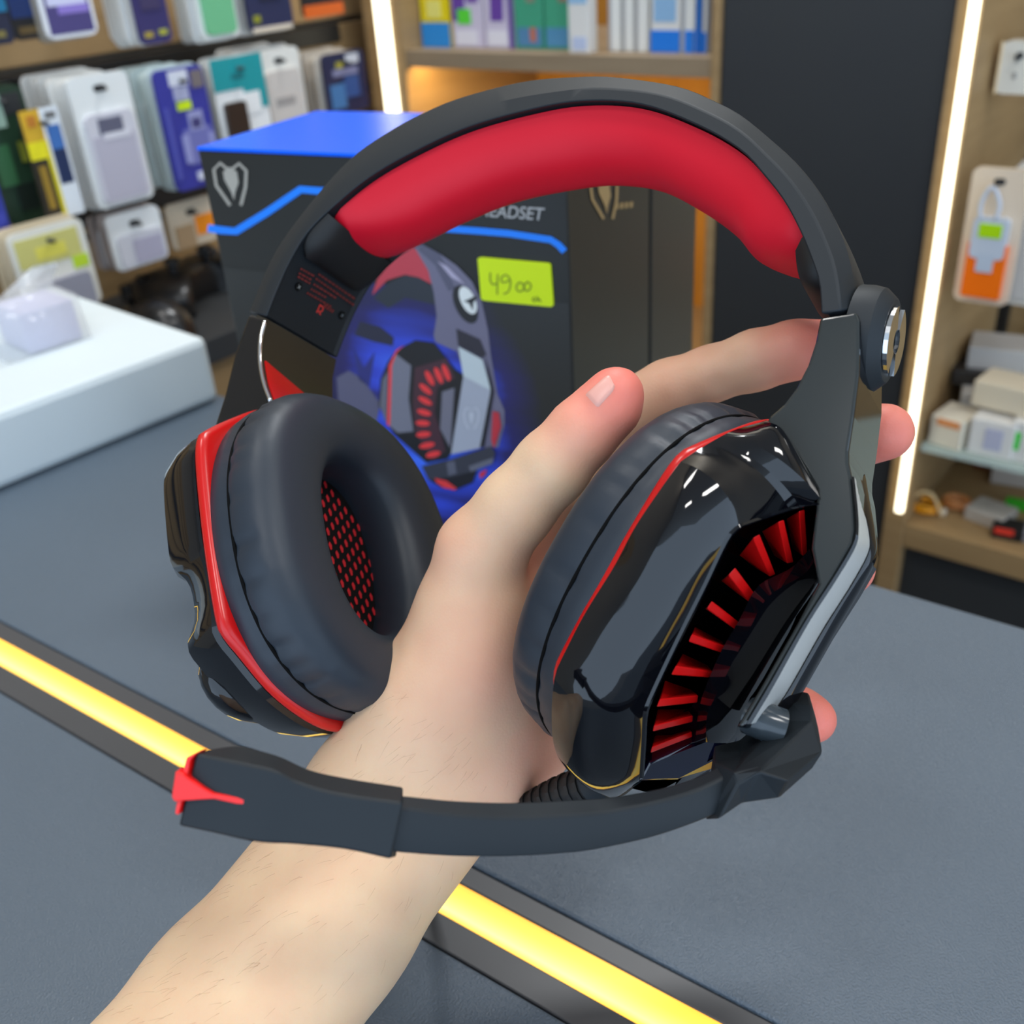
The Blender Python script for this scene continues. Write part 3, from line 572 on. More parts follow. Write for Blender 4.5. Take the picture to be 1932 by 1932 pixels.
shelf_box('narrow grey-white box, rightmost on the middle shelf', 1324, 1339, (206, 206, 206), [(0, 0, 1, .12, (20, 116, 216)), (.6, .0, 1, 1, (120, 124, 132))], dep=.08, nm='thin_box')
# ---- right unit goods
def RP(*a, **k): return hang_pack(*a, side='R', **k)
RP('charger_pack', 'pack', 'white charger pack with two sockets in the upper right corner', (1912, 178), 78, 76, PW + .06, (228, 222, 208), [(.0, .0, .06, 1, (240, 214, 170)), (.4, .62, .5, .78, (150, 148, 144)), (.4, .3, .5, .42, (160, 156, 150))], th=.02, rad_=.012)
o = RP('orange_case_pack', 'pack', 'orange pack with a grey hang tag and lime sticker, hanging in a clear bag', (1848, 572), 318, 104, PW + .012, (226, 206, 182), [(.16, .06, .86, .46, (255, 116, 8), .008, 'carton'), (.2, .36, .82, .66, (196, 204, 216), .0095, 'hang_tag'), (.36, .26, .66, .4, (190, 200, 214), .0095), (.32, .52, .72, .62, (176, 224, 10), .0105, 'price_sticker')], th=.006)
lp = FR[o.name]
V, Fc = tube(cr(np.array([(.017, -.0085, .094), (.016, -.0085, .112), (.024, -.0085, .128), (.034, -.0085, .112), (.033, -.0085, .094)]), 24), .0022, 8); mesh('tag_loop', V, Fc, flat((200, 208, 222)), o, world=False, smooth=True)
RP('bagged_pack', 'pack', 'clear bagged pack hanging behind the orange pack', (1910, 574), 312, 80, PW + .05, (222, 216, 206), [(.1, .05, .9, .9, (206, 202, 198), .003, 'blister')], stack=3, sgroup='clear bagged packs at the right edge', slabel='clear bagged pack deepest behind the orange pack', scol=(214, 210, 204))
def loose(nm, cat, label, px, py, zb_, pf, w_, d_, h_, col, rot=0, panels=(), bev=.0015):
    c = liftp(px, py, PW + pf); M = frame(RM(PW + pf, c[1], zb_ + .0004), -E2, E1, UP); a = math.radians(rot)
    M[:3, :3] = M[:3, :3] @ np.array([[math.cos(a), -math.sin(a), 0], [math.sin(a), math.cos(a), 0], [0, 0, 1]])
    o = thing(nm, label, cat, M); box('carton', -w_ / 2, w_ / 2, 0, d_, 0, h_, flat(col, .4), o, bev)
    if panels:
        sh = np.eye(4)
        for p in panels:
            x0, z0, x1, z1, pc = p[:5]; plate(p[5] if len(p) > 5 else 'print_panel', [(-w_ / 2 + x0 * w_, z0 * h_), (-w_ / 2 + x1 * w_, z0 * h_), (-w_ / 2 + x1 * w_, z1 * h_), (-w_ / 2 + x0 * w_, z1 * h_)], -.0008, -.00005, flat(pc), o)
    return o
loose('adapter_box', 'box', 'small cream box with an orange lid strip, leftmost on the glass shelf', 1778, 850, zg, .02, .040, .05, .038, (232, 224, 206), -8, [(.2, .72, .9, .95, (230, 150, 90))])
loose('adapter_box', 'box', 'white box with a round lilac print on the glass shelf', 1862, 868, zg, .022, .05, .055, .045, (230, 228, 224), 0, [(.35, .2, .75, .8, (190, 192, 214))])
loose('adapter_box', 'box', 'white box with a green sticker on the glass shelf', 1924, 880, zg, .024, .036, .055, .05, (228, 226, 222), -3, [(.05, .3, .35, .75, (40, 214, 50), 'price_sticker')])
loose('adapter_box', 'box', 'grey-white flat box lying behind the cream box', 1850, 822, zg, .085, .06, .09, .05, (206, 204, 200), 14)
loose('adapter_box', 'box', 'cream box lying on top of the white boxes at the right edge', 1895, 800, zg + .0505, .04, .085, .05, .032, (226, 214, 190), -6)
loose('adapter_box', 'box', 'black flat box wedged between the white boxes', 1822, 800, zg + .0508, .10, .05, .05, .018, (40, 38, 38), 20)
loose('adapter_box', 'box', 'pale grey tilted box topmost on the glass shelf pile', 1888, 745, zg + .0508, .12, .09, .06, .045, (190, 188, 186), 12)
def coil(label, px, py, col, R=.018, r=.0026, turns=3, pf=.05):
    c = liftp(px, py, PW + pf); pts = [(R * (1 - .06 * math.sin(3 * t)) * math.cos(t), R * math.sin(t) * .8, r + .0035 * t / 6.28) for t in np.linspace(0, 2 * np.pi * turns, 40 * turns)]
    o = thing('cable_coil', label, 'cable', frame(RM(PW + pf, c[1], zb1 + .0004), -E2, E1, UP)); V, Fc = tube(pts, r, 7); mesh('coil', V, Fc, flat(col, .4), o, world=False, smooth=True)
    box('plug', R * .8, R * .8 + .012, -.005, .005, .0006, .008, flat((236, 226, 206)), o, .001); return o
coil('amber yellow coiled cable on the bottom oak shelf', 1742, 978, (236, 158, 22))
coil('pale orange coiled cable beside the amber one', 1800, 985, (222, 150, 90), .016, .0024, 3, .08)
c = liftp(1735, 950, PW + .02); V, Fc = tube(cr([RM(PW + .03, liftp(1702, 968, PW + .02)[1], zb1 + .004), RM(PW + .03, liftp(1722, 950, PW + .02)[1], zb1 + .032), RM(PW + .035, liftp(1750, 945, PW + .02)[1], zb1 + .034), RM(PW + .04, liftp(1770, 965, PW + .02)[1], zb1 + .004)], 24), .0022, 8)
tag(mesh('loose_cable', V, Fc, flat((220, 190, 140)), None, smooth=True), 'beige cable loop arching over the amber coil', 'cable')
loose('memory_card_pack', 'pack', 'dark red pack at the back of the bottom oak shelf', 1862, 930, zb1, .20, .05, .02, .03, (130, 30, 30), 5)
loose('earbud_case', 'case', 'grey translucent case on the bottom oak shelf', 1848, 1010, zb1, .05, .05, .04, .018, (186, 180, 172), -12)
loose('adapter', 'adapter', 'black adapter with a red cap near the shelf front', 1896, 1025, zb1, .03, .036, .03, .016, (30, 30, 32), 8, [(.1, .5, .7, .98, (236, 60, 40))])
loose('adapter', 'adapter', 'grey adapter lying right of the red-capped one', 1935, 1030, zb1, .035, .03, .03, .015, (150, 150, 156), -5)
loose('usb_stick', 'stick', 'bright green stick at the right edge of the bottom shelf', 1928, 990, zb1, .11, .05, .012, .012, (60, 190, 40), 3)
loose('earbud_case', 'case', 'white crumpled bag of parts behind the green stick', 1905, 955, zb1, .17, .06, .05, .025, (206, 196, 186), 10)
# ------------------------------------------------------------------ headset
NH = dirw(nrm((-0.48, 0.24, 0.845)))            # normal of the headset's front plane
P0H = P(1050, 590, 0.316)
BK = -NH                                        # towards the back of the headset
WB = 0.042                                      # band width front to back
def H(px, py, back=0.0): return lift(px, py, P0H + BK * back, NH)
hs = thing('headset', 'black and red over-ear gaming headset with boom microphone, held up in the hand', 'headset', T(P(1010, 1500, 0.27)))
def M_(cfg, name): return cfg
# band curves traced in the front plane
bo = [(470, 588), (517, 479), (583, 386), (660, 300), (738, 245), (812, 206), (881, 180), (990, 153), (1098, 144), (1171, 146), (1280, 163), (1352, 192), (1400, 218), (1455, 263), (1504, 308), (1548, 364), (1578, 420), (1603, 490), (1619, 582)]
bi = [(503, 597), (520, 552), (546, 494), (582, 436), (640, 380), (699, 333), (777, 288), (880, 241), (1000, 207), (1098, 191), (1207, 197), (1316, 237), (1396, 284), (1441, 332), (1478, 380), (1508, 436), (1530, 490), (1544, 535), (1548, 592)]
NB = 72
Oc = cr([H(*p, 0.006) for p in bo], NB); Ic = cr([H(*p, 0.0) for p in bi], NB)
Mc = cr([H(*(np.array(bo[i]) * 0.55 + np.array(bi[i]) * 0.45), 0.0) for i in range(len(bo))], NB)
rad = np.stack([nrm(Oc[i] + NH * 0 - Ic[i]) for i in range(NB)])       # outward, roughly
rad = np.stack([nrm(r - NH * (r @ NH)) for r in rad])
rows = [Oc, Mc, Ic, Ic + rad * 0.0012 + BK * 0.0025, Ic + rad * 0.0012 + BK * (WB - 0.002), Ic + BK * WB, Oc + BK * (WB - 0.004), Oc + rad * 0.0006 + BK * WB * 0.5]
V, Fc = loft(np.array(rows).transpose(1, 0, 2), closec=True, cap=True)
band = fixn(mesh('headband', V, Fc, M_matte, hs, smooth=True, sharp=28)); bevel(band, 0.0006, 2, 35)
# red pad under the band
tp = np.linspace(0, 1, 60); i0, i1 = 0.142, 0.912
idx = (i0 + (i1 - i0) * tp) * (NB - 1); fl = np.floor(idx).astype(int); fr2 = (idx - fl)[:, None]
fl2 = np.minimum(fl + 1, NB - 1)
Ip = Ic[fl] * (1 - fr2) + Ic[fl2] * fr2; Rp = rad[fl] * (1 - fr2) + rad[fl2] * fr2
rows = []
for j in range(60):
    e = min(tp[j], 1 - tp[j]); h = 0.0155 * (1 - (1 - min(e / 0.16, 1)) ** 2.2) + 0.0015; sh = (1 - min(e / 0.05, 1)) ** 2 * 0.010
    row = []
    for t in np.linspace(0, 1, 17):
        prof = (1 - abs(2 * t - 1) ** 2.6) ** 0.75
        row.append(Ip[j] + BK * (0.0035 + sh + t * (WB - 0.007 - 2 * sh)) - Rp[j] * (h * prof - 0.0006))
    row.append(Ip[j] + BK * (WB - 0.005) + Rp[j] * 0.0015); row.append(Ip[j] + BK * 0.005 + Rp[j] * 0.0015)
    rows.append(row)
V, Fc = loft(rows, closec=True, cap=True)
pad = fixn(mesh('headband_pad', V, Fc, M_redpad, hs, smooth=True, sharp=60)); pad['label'] = 'puffy red leatherette headband pad'
# pad end clips (soft black)
def band_at(x):
    x = x * (NB - 1); f_ = int(min(math.floor(x), NB - 2)); t = x - f_; return Ic[f_] * (1 - t) + Ic[f_ + 1] * t, nrm(rad[f_] * (1 - t) + rad[f_ + 1] * t)
for x0, x1 in ((0.098, 0.165), (0.958, 0.905)):
    rows = []
    for k in range(8):
        I_, r_ = band_at(x0 + (x1 - x0) * k / 7)
        h = [0.0004, 0.0028, 0.0042, 0.005, 0.0052, 0.005, 0.0046, 0.0040][k]; s_ = [0.006, 0.0032, 0.0018, 0.0012, 0.001, .001, .001, .001][k] + (0 if x0 < .5 else .002)
        rows.append([I_ + BK * (s_ + t * (WB - 2 * s_)) - r_ * (h * (1 - abs(2 * t - 1) ** 8) + 0.0003) for t in np.linspace(0, 1, 13)] + [I_ + BK * (WB - s_) + r_ * 0.0015, I_ + BK * s_ + r_ * 0.0015])
    V, Fc = loft(rows, closec=True, cap=True); fixn(mesh('pad_clip', V, Fc, M_matte2, hs, smooth=True, sharp=50))
# inner face frame on the left side for print and screws
jL = 5
ax = nrm(BK); uy = nrm(Ic[9] - Ic[1]); fn = np.cross(uy, ax); fn = fn if fn @ (CAM - Ic[5]) > 0 else -fn
FL = lambda t, s, off=0.0: Ic[1] + rad[4] * 0.0012 + ax * t + uy * s + fn * off
def onband(px, py, off=0.0006):
    v = lift(px, py, Ic[5] + rad[5] * 0.0012, fn); return v + fn * off
def zb(x, y): return (420 + x * 0.207, 380 + y * 0.207)
M_prt = mat('print_dull_red', (104, 26, 24), 0.5)
def word_rows(name, a, b_, rowsn, hgt, parent):
    mb = MB(); a = np.array(a, float); b_ = np.array(b_, float); d = b_ - a; L = np.linalg.norm(d); d /= L; n = np.array([-d[1], d[0]]); s = 0; r2 = random.Random(int(a[0] + a[1]))
    while s < L - 3:
        wl2 = r2.uniform(3, 8); q0 = a + d * s; q1 = a + d * min(s + wl2, L)
        mb.add([onband(*p) for p in (q0, q1, q1 + n * hgt, q0 + n * hgt)], [(0, 1, 2, 3)]); s += wl2 + 1.6
    return mesh(name, mb.V, mb.F, M_prt, parent)
for (a, b_) in [((870, 650), (1215, 885)), ((845, 690), (1195, 935)), ((825, 740), (1030, 870)), ((800, 785), (950, 870)), ((765, 820), (990, 950))]:
    word_rows('printed_text', zb(*a), zb(*b_), 1, 4.2, band)
for (a, b_) in [((705, 600), (830, 670)), ((690, 640), (820, 712)), ((680, 672), (800, 740))]:
    word_rows('printed_text', zb(*a), zb(*b_), 1, 4.0, band)
word_rows('printed_text', zb(920, 930), zb(1015, 990), 1, 7, band)
a_ = onband(*zb(805, 1030)); b_ = onband(*zb(880, 1070)); tx = nrm(b_ - a_); ty = np.cross(fn, tx)
textmesh('side_letter', 'R', 0.0078, frame(onband(*zb(815, 1040)), tx, ty, fn), mat('print_red', (190, 44, 36), 0.5), band)
for q in ((685, 775), (1078, 1035)):
    c = onband(*zb(*q), 0.0); ring = [c + 0.0017 * (math.cos(a) * ax + math.sin(a) * uy) for a in np.linspace(0, 2 * np.pi, 14, endpoint=False)]
    V, Fc = prism(ring, fn * 0.0006); sc = fixn(mesh('screw', V, Fc, M_chrome if 0 else mat('screw_black', (12, 12, 12), 0.25, metal=0.5), band))
    V, Fc = prism([c + fn * .0007 + 0.0012 * (math.cos(a) * ax + math.sin(a) * uy) * (1 if k % 2 else .3) for k, a in enumerate(np.linspace(0, 2 * np.pi, 8, endpoint=False))], fn * 0.0002); fixn(mesh('screw_cross', V, Fc, M_chrome, sc))
# ---- yoke arms (front face traced, extruded backwards)
def arm(name, outline, back, dep, m, parent, bev=0.0012):
    pts = np.array([H(*p, back) for p in outline]); V, Fc = prism(pts, BK * dep)
    o = fixn(mesh(name, V, Fc, m, parent)); bevel(o, bev, 3, 30); return o
ar = [(1547, 599), (1616, 588), (1622, 604), (1622, 650), (1621, 704), (1611, 785), (1601, 850), (1601, 872), (1607, 900), (1612, 960), (1614, 1000), (1609, 1026), (1574, 1086), (1519, 1172), (1452, 1290), (1404, 1372), (1388, 1372), (1432, 1300), (1502, 1178), (1543, 1100), (1530, 1034), (1539, 960), (1540, 924), (1517, 884), (1488, 842), (1446, 796), (1452, 785), (1478, 763), (1502, 731), (1524, 688), (1538, 645)]
arr = arm('yoke_arm', ar, 0.0006, 0.034, M_gloss_refl, hs, 0.0009)
arr.data.materials.append(M_gloss)
for pg in arr.data.polygons:
    if abs(np.array(pg.normal) @ NH) < 0.6: pg.material_index = 1  # sides stay plain gloss black; only the front carries the painted reflection
al = [(469, 592), (500, 600), (493, 640), (492, 680), (499, 722), (512, 762), (530, 800), (480, 860), (395, 860), (405, 800), (422, 748), (440, 674)]
all_ = arm('yoke_arm', al, 0.0008, 0.012, M_gloss, hs, 0.0012)
# left arm inner panel with red inset
pin = [H(*p, 0.001) for p in [(504, 602), (496, 640), (495, 680), (502, 722), (514, 760), (530, 800)]]
rows = [np.array(pin), np.array(pin) + BK * (WB - 0.001), np.array(pin) + BK * (WB - 0.001) - rad[1] * -0.006, np.array(pin) - rad[1] * -0.006]
V, Fc = loft(np.array(rows).transpose(1, 0, 2), closec=True, cap=True)
fixn(mesh('slider_panel', V, Fc, mat('slider_brown_black', (42, 37, 28), 0.38), hs, smooth=True, sharp=30))
pc = cr(pin[2:], 14); rows = []
for k_ in range(14):
    t_ = pc[min(k_ + 1, 13)] - pc[max(k_ - 1, 0)]; pn = nrm(np.cross(BK, t_)); pn = pn if pn @ (CAM - pc[k_]) > 0 else -pn
    wd = min(0.0005 + 0.0030 * k_ * 2.6, WB - 0.0025)
    rows.append([pc[k_] + BK * (0.001 + wd * t) + pn * h_ for t, h_ in ((0, -.001), (0, .0006), (.5, .0007), (1, .0006), (1, -.001))])
V, Fc = loft(rows, closec=True, cap=True); rp_ = fixn(mesh('red_inset', V, Fc, M_red, hs)); rp_['label'] = 'glossy red inset on the slider'
# chrome edge line on the left arm
V, Fc = tube(cr([H(*p, 0.0002) for p in [(500, 606), (492, 640), (491, 682), (498, 722), (511, 758)]], 24), 0.0008, 8); mesh('chrome_edge', V, Fc, M_chrome, hs, smooth=True)
# ---- ear cups
RRm = np.array([[0.48108425, -0.62545831, 0.61429622], [0.86787992, 0.24078084, -0.43452162], [0.1238644, 0.74217686, 0.65865857]]); RCm = np.array([0.05357555, -0.02703763, -0.3])
LRm = np.array([[-0.21868806, -0.51967134, -0.82590389], [0.9052984, 0.20781383, -0.37047027], [-0.36415703, 0.82870689, -0.42501123]]); LCm = np.array([-0.06574228, -0.01834647, -0.355])
def cupf(R, C):
    return lambda u, v, a: cw(C + R @ np.array([u, v, a]))
def cuplift(R, C, px, py, a):
    n = R[:, 2]; r = ray(px, py); d = (n @ C + a) / (n @ r); return R.T @ (r * d - C)       # local u,v,a
TU = [58, 57, 54.5, 47, 39, 35, 25, 0, -25, -31, -36, -47, -54, -57.5, -58]
TV = [0, 9, 19, 31, 42, 45.5, 47, 47.5, 46.5, 44.5, 40, 29.5, 18.5, 9, 0]
def trim_outline(kv, n=120):
    u = TU + TU[-2:0:-1]; v = TV + [-x for x in TV[-2:0:-1]]
    p = cr(np.stack([np.array(u) / 1000, np.array(v) / 1000 * kv], 1), n * 2, closed=True)
    return lr(np.vstack([p, p[:1]]), n + 1)[:-1]
def oval(su, sv, n, p=2.3):
    t = np.linspace(0, 2 * np.pi, n, endpoint=False); c, s = np.cos(t), np.sin(t)
    return np.stack([su * np.sign(c) * abs(c) ** (2 / p), sv * np.sign(s) * abs(s) ** (2 / p)], 1)
def cup_soft(R, C, sv, kv, tag_):
    f = cupf(R, C); n = 220
    ou, ho = oval(0.0562, sv * 0.985, n), oval(0.0320, 0.0212, n)
    prof = [(0.93, .001), (0.985, 0.0), (1.005, -.002), (1.008, -.0045), (1.0, -.0068), (0.978, -.0082), (0.965, -.0088), (0.976, -.0093), (1.0, -.0108), (1.012, -.0135), (1.004, -.0165), (.965, -.0198), (.89, -.0228), (.78, -.0248), (.62, -.0258), (.45, -.026), (.28, -.0253), (.13, -.0235), (.04, -.021), (-.01, -.018), (-.03, -.014), (-.03, -.010), (0.0, -.004)]
    pr = cr(prof, 46); r2 = random.Random(11)
    wr = [(k_ * 2 * np.pi / 34 + r2.uniform(-.05, .05), r2.uniform(.022, .045), r2.uniform(.5, 1.3)) for k_ in range(34)]
    th = np.linspace(0, 2 * np.pi, n, endpoint=False)
    amp = sum(-g[2] * np.exp(-((np.angle(np.exp(1j * (th - g[0])))) / g[1]) ** 2) for g in wr)
    amp = amp - amp.mean()
    rows = []
    for (s, a) in pr:
        wgt = math.exp(-((a + .0125) / .0042) ** 2) if s > .5 else 0
        k = s + amp * 0.042 * wgt
        uv = ho + (ou - ho) * k[:, None] if hasattr(k, '__len__') else ho + (ou - ho) * k
        aa = a + (amp * 0.0007 * math.exp(-((a + .017) / .004) ** 2) if s > .5 else amp * 0)
        rows.append([f(uv[i, 0], uv[i, 1], aa[i]) for i in range(n)])
    V, Fc = loft(rows, closec=True)
    cu = fixn(mesh('ear_cushion', V, Fc, M_leather, hs, smooth=True)); cu['label'] = tag_
    # stitched seam: thin dark cord lying in the fold
    uv = ho + (ou - ho) * 0.972
    V, Fc = tube([f(uv[i, 0], uv[i, 1], -.0087) for i in list(range(n)) + [0]], 0.0006, 6); mesh('seam', V, Fc, M_seam, cu, smooth=True)
    # inner mesh disc
    V = [f(*q, -.0045) for q in ho * 1.04] + [f(*q, -.002) for q in ho * 1.04]; nn = len(ho)
    mesh('speaker_cloth', V, [tuple(range(nn)), tuple(range(2 * nn - 1, nn - 1, -1))], mat('cloth_black', (10, 8, 10), 0.8, spec=.2), cu)
    mb = MB()
    pu, pv = 0.0031, 0.0044
    for i in range(-14, 15):
        for j in range(-12, 13):
            u = (i + (0.5 if j % 2 else 0)) * pu * 1.75; v = j * pv * 0.68
            if (u / .032) ** 2 + (v / .0212) ** 2 < 1.0:
                mb.add([f(u + a, v + b2, -.0048) for a, b2 in ((.0016, 0), (.0004, .0009), (-.0016, .0003), (-.0013, -.0006), (.0003, -.0009))], [(0, 1, 2, 3, 4)])
    d = mesh('cloth_dots', mb.V, mb.F, mat('cloth_red', (190, 20, 34), 0.7), cu, kind='stuff'); d['label'] = 'red diamond weave of the speaker cloth'
    # trim plate
    to = trim_outline(kv, 120)
    prof = [(0.965, .0035), (0.995, .003), (1.01, .0018), (1.012, .0002), (1.0, -.0010), (0.97, -.0014), (0.90, -.0016), (0.80, -.0012), (0.78, .003)]
    V, Fc = loft([[f(q[0] * s, q[1] * s, a) for q in to] for s, a in prof], closec=True, closer=True)
    tr_ = fixn(mesh('trim_ring', V, Fc, M_red, hs, smooth=True, sharp=50)); tr_['label'] = 'glossy red trim between cushion and shell'
    return f, to
fL, toL = cup_soft(LRm, LCm, 0.052, 1.08, 'black padded cushion with its open red-dotted speaker side showing')
fR, toR = cup_soft(RRm, RCm, 0.0473, 0.97, 'black padded cushion pressed against the hand')

# ---- right shell: traced ridges set out in the cup's own frame
def hl(px, py, back): return H(px, py, back)
def cl(px, py, a): return fR(*cuplift(RRm, RCm, px, py, a))
Ttr = [(1446, 793), (1384, 812), (1340, 835), (1303, 858), (1284, 871)]
Tm = [(1284, 871), (1247, 922), (1198, 995), (1158, 1070), (1102, 1160), (1061, 1240)]
Tb = [(1061, 1240), (1047, 1275), (1041, 1338), (1044, 1400), (1060, 1440), (1090, 1460), (1130, 1472)]
TA = 0.0036
La = [hl(1449, 797, -.0005), hl(1490, 840, -.001), hl(1519, 882, -.001), hl(1543, 927, -.001), hl(1541, 948, 0.000), cl(1500, 955, .0225), cl(1455, 968, .022), cl(1396, 988, .022)]
Lm = [cl(1396, 988, .022), cl(1370, 1012, .022), cl(1325, 1105, .022), cl(1280, 1195, .022), cl(1245, 1268, .022), cl(1222, 1318, .022)]
Lb = [cl(1222, 1318, .022), cl(1213, 1345, .022), cl(1210, 1400, .022), cl(1206, 1466, .021), cl(1206, 1474, .019), cl(1200, 1476, .012), cl(1180, 1478, .006)]
mb = MB()
As, Bs, bl = [], [], []
for k_, (A, B, n, b_l) in enumerate(((Ttr, La, 18, .004), (Tm, Lm, 26, .0062), (Tb, Lb, 20, .005))):
    a1, b1_ = cr([cl(x, y, TA) for x, y in A], n), cr(B, n)
    if k_: a1, b1_ = a1[1:], b1_[1:]
    As.append(a1); Bs.append(b1_); bl += [b_l] * len(a1)
As, Bs = np.vstack(As), np.vstack(Bs); bl = np.convolve(np.pad(np.array(bl), 3, mode='edge'), np.ones(7) / 7, 'valid'); nA = len(As); gn = []
for i in range(nA):
    brk = [0, 17, 42, nA - 1]; s0 = max(x for x in brk[:-1] if x <= i); s1 = min(x for x in brk[1:] if x >= i); s1 = s1 if s1 > s0 else s0 + 1
    j0, j1 = (max(i - 3, s0), min(i + 3, s1)) if i not in brk[1:-1] else (i - 1, i + 1); g = nrm(np.cross(As[j1] - As[j0] + Bs[j1] - Bs[j0], Bs[i] - As[i])); gn.append(g if g @ (CAM - As[i]) > 0 else -g)
rowsf = []
for t in np.linspace(0, 1, 13):
    r = As * (1 - t) + Bs * t
    rowsf.append([r[i] + gn[i] * bl[i] * (1 - (2 * t - 1) ** 2) * min(1, 4 * np.linalg.norm(Bs[i] - As[i]) / 0.05) for i in range(nA)])
V, Fc = loft(rowsf); mb.add(V, Fc)
# rounded lip from the ridge down into the channel
LL = np.vstack([cr(La[4:], 12), cr(Lm, 26)[1:], cr(Lb[:4], 12)[1:]])
cA = fR.__closure__ and dirw(RRm[:, 2]); cV = dirw(RRm[:, 1]); cU = dirw(RRm[:, 0])
inw = -cV
rowsl = [LL, LL + cA * 0.0007 + inw * 0.0006, LL + cA * 0.0007 + inw * 0.0015, LL + inw * 0.0024 - cA * 0.0008, LL + inw * 0.0028 - cA * 0.014]
V, Fc = loft(rowsl); mb.add(V, Fc)
# floor of the channel and lower panel
fl_ = [(1545, 950), (1395, 990), (1280, 1195), (1215, 1330), (1208, 1475), (1330, 1470), (1400, 1360), (1440, 1250), (1500, 1130), (1545, 1060)]
V = [cl(x, y, .009) for x, y in fl_]; mb.add(V, [tuple(range(len(V)))])
shR = mesh('cup_shell', mb.V, mb.F, M_gloss, hs, smooth=True, sharp=17); shR['label'] = 'faceted glossy black outer shell'
# lower apron under the fins
ap = [cl(1207, 1474, .021), cl(1225, 1440, .021), cl(1262, 1424, .0225), cl(1306, 1404, .024), cl(1335, 1396, .026), cl(1400, 1345, .030), cl(1390, 1415, .030), cl(1345, 1452, .028), cl(1280, 1472, .025)]
V, Fc = prism(ap, -cA * 0.012); o = fixn(mesh('lower_apron', V, Fc, mat('navy_gloss', (8, 10, 30), 0.08, spec=.55, coat=.5), shR)); bevel(o, .0006)
# raised central block between channel and silver strip
b1 = [(1527, 1036), (1492, 1072), (1430, 1106), (1396, 1168), (1362, 1226), (1333, 1292), (1319, 1337), (1311, 1402)]
b2 = [(1535, 1060), (1515, 1085), (1450, 1125), (1415, 1185), (1382, 1250), (1352, 1310), (1334, 1350), (1332, 1400)]
b3 = [(1541, 1088), (1536, 1098), (1480, 1160), (1448, 1220), (1415, 1282), (1385, 1335), (1362, 1375), (1350, 1402)]
b4 = [(1545, 1092), (1541, 1108), (1505, 1165), (1470, 1228), (1437, 1290), (1408, 1345), (1390, 1380), (1372, 1402)]
rowsb = [cr([cl(x, y, a) for x, y in q], 26) for q, a in ((b1, .014), (b1, .026), (b2, .0305), (b3, .0315), (b4, .030))]
V, Fc = loft(rowsb); o = mesh('centre_block', V, Fc, M_gloss, shR, smooth=True, sharp=35)
# groove beside the strip, strip, outer rim
g1 = [(1607, 898), (1614, 965), (1615, 1003), (1609, 1028), (1574, 1088), (1520, 1172), (1453, 1290), (1408, 1366)]
g2 = [(1612, 900), (1619, 965), (1620, 1005), (1614, 1033), (1579, 1093), (1525, 1177), (1460, 1294), (1417, 1366)]
g3 = [(1619, 912), (1634, 975), (1641, 1010), (1640, 1042), (1608, 1103), (1553, 1190), (1490, 1300), (1452, 1356)]
g4 = [(1624, 905), (1641, 970), (1649, 1010), (1649, 1050), (1617, 1108), (1563, 1196), (1502, 1304), (1468, 1362)]
g5 = [(1632, 895), (1645, 960), (1653, 1005), (1654, 1052), (1625, 1112), (1572, 1202), (1512, 1310), (1480, 1366)]
SB = .0018
rs = [cr([H(x, y, bk) for x, y in q], 40) for q, bk in ((g1, .0002), (g1, -.0004), (g2, .0004), (g2, .0010))]
V, Fc = loft(rs); mesh('strip_groove', V, Fc, M_gloss, arr, smooth=True, sharp=40)
rs = [cr([H(x, y, bk) for x, y in q], 40) for q, bk in ((g2, .0008), (g3, .018), (g3, .022), (g2, .020))]
V, Fc = loft(rs, closer=True); o = fixn(mesh('silver_strip', V, Fc, M_silver, arr, smooth=True, sharp=40)); o['label'] = 'brushed silver strip'
rs = [cr([H(x, y, bk) for x, y in q], 40) for q, bk in ((g3, .019), (g3, .0165), (g4, .018), (g5, .022), (g5, .034))]
V, Fc = loft(rs); mesh('outer_rim', V, Fc, M_gloss, arr, smooth=True, sharp=50)
# red fins
def z7(x, y): return (940 + x * .4038, 720 + y * .4038)
fins = [([(1405, 605), (1432, 597), (1445, 808), (1420, 815)], [(1345, 640), (1400, 640), (1420, 780), (1375, 780)]),
        ([(1308, 655), (1335, 645), (1380, 845), (1350, 850)], [(1230, 700), (1290, 690), (1350, 815), (1290, 815)]),
        ([(1190, 730), (1222, 712), (1295, 900), (1270, 912)], [(1125, 812), (1180, 800), (1260, 870), (1200, 870)]),
        ([(1075, 905), (1108, 868), (1208, 1005), (1180, 1035)], [(1040, 930), (1080, 920), (1170, 1000), (1130, 1000)]),
        ([(975, 1060), (998, 1025), (1132, 1130), (1110, 1160)], [(965, 1060), (1000, 1045), (1110, 1120), (1080, 1140)]),
        ([(890, 1215), (905, 1180), (1065, 1240), (1050, 1270)], [(900, 1190), (920, 1145), (1050, 1215), (1030, 1230)]),
        ([(808, 1370), (830, 1328), (1003, 1355), (985, 1383)], [(840, 1340), (862, 1270), (980, 1325), (970, 1350)]),
        ([(740, 1520), (755, 1485), (935, 1465), (930, 1500)], [(760, 1470), (780, 1395), (905, 1440), (905, 1470)]),
        ([(722, 1635), (728, 1607), (910, 1560), (908, 1590)], [(735, 1590), (745, 1530), (885, 1530), (885, 1560)]),
        ([(712, 1735), (718, 1708), (905, 1635), (908, 1660)], [(722, 1700), (735, 1640), (885, 1605), (885, 1630)])]
for fq, bq in fins:
    V = [cl(*z7(*p), .0235) for p in fq] + [cl(*z7(*p), .0125) for p in bq]
    Fc = [(0, 1, 2, 3), (7, 6, 5, 4)] + [(i, 4 + i, 4 + (i + 1) % 4, (i + 1) % 4) for i in range(4)]
    bevel(fixn(mesh('red_fin', V, Fc, M_fin, shR)), 0.0003, 2)
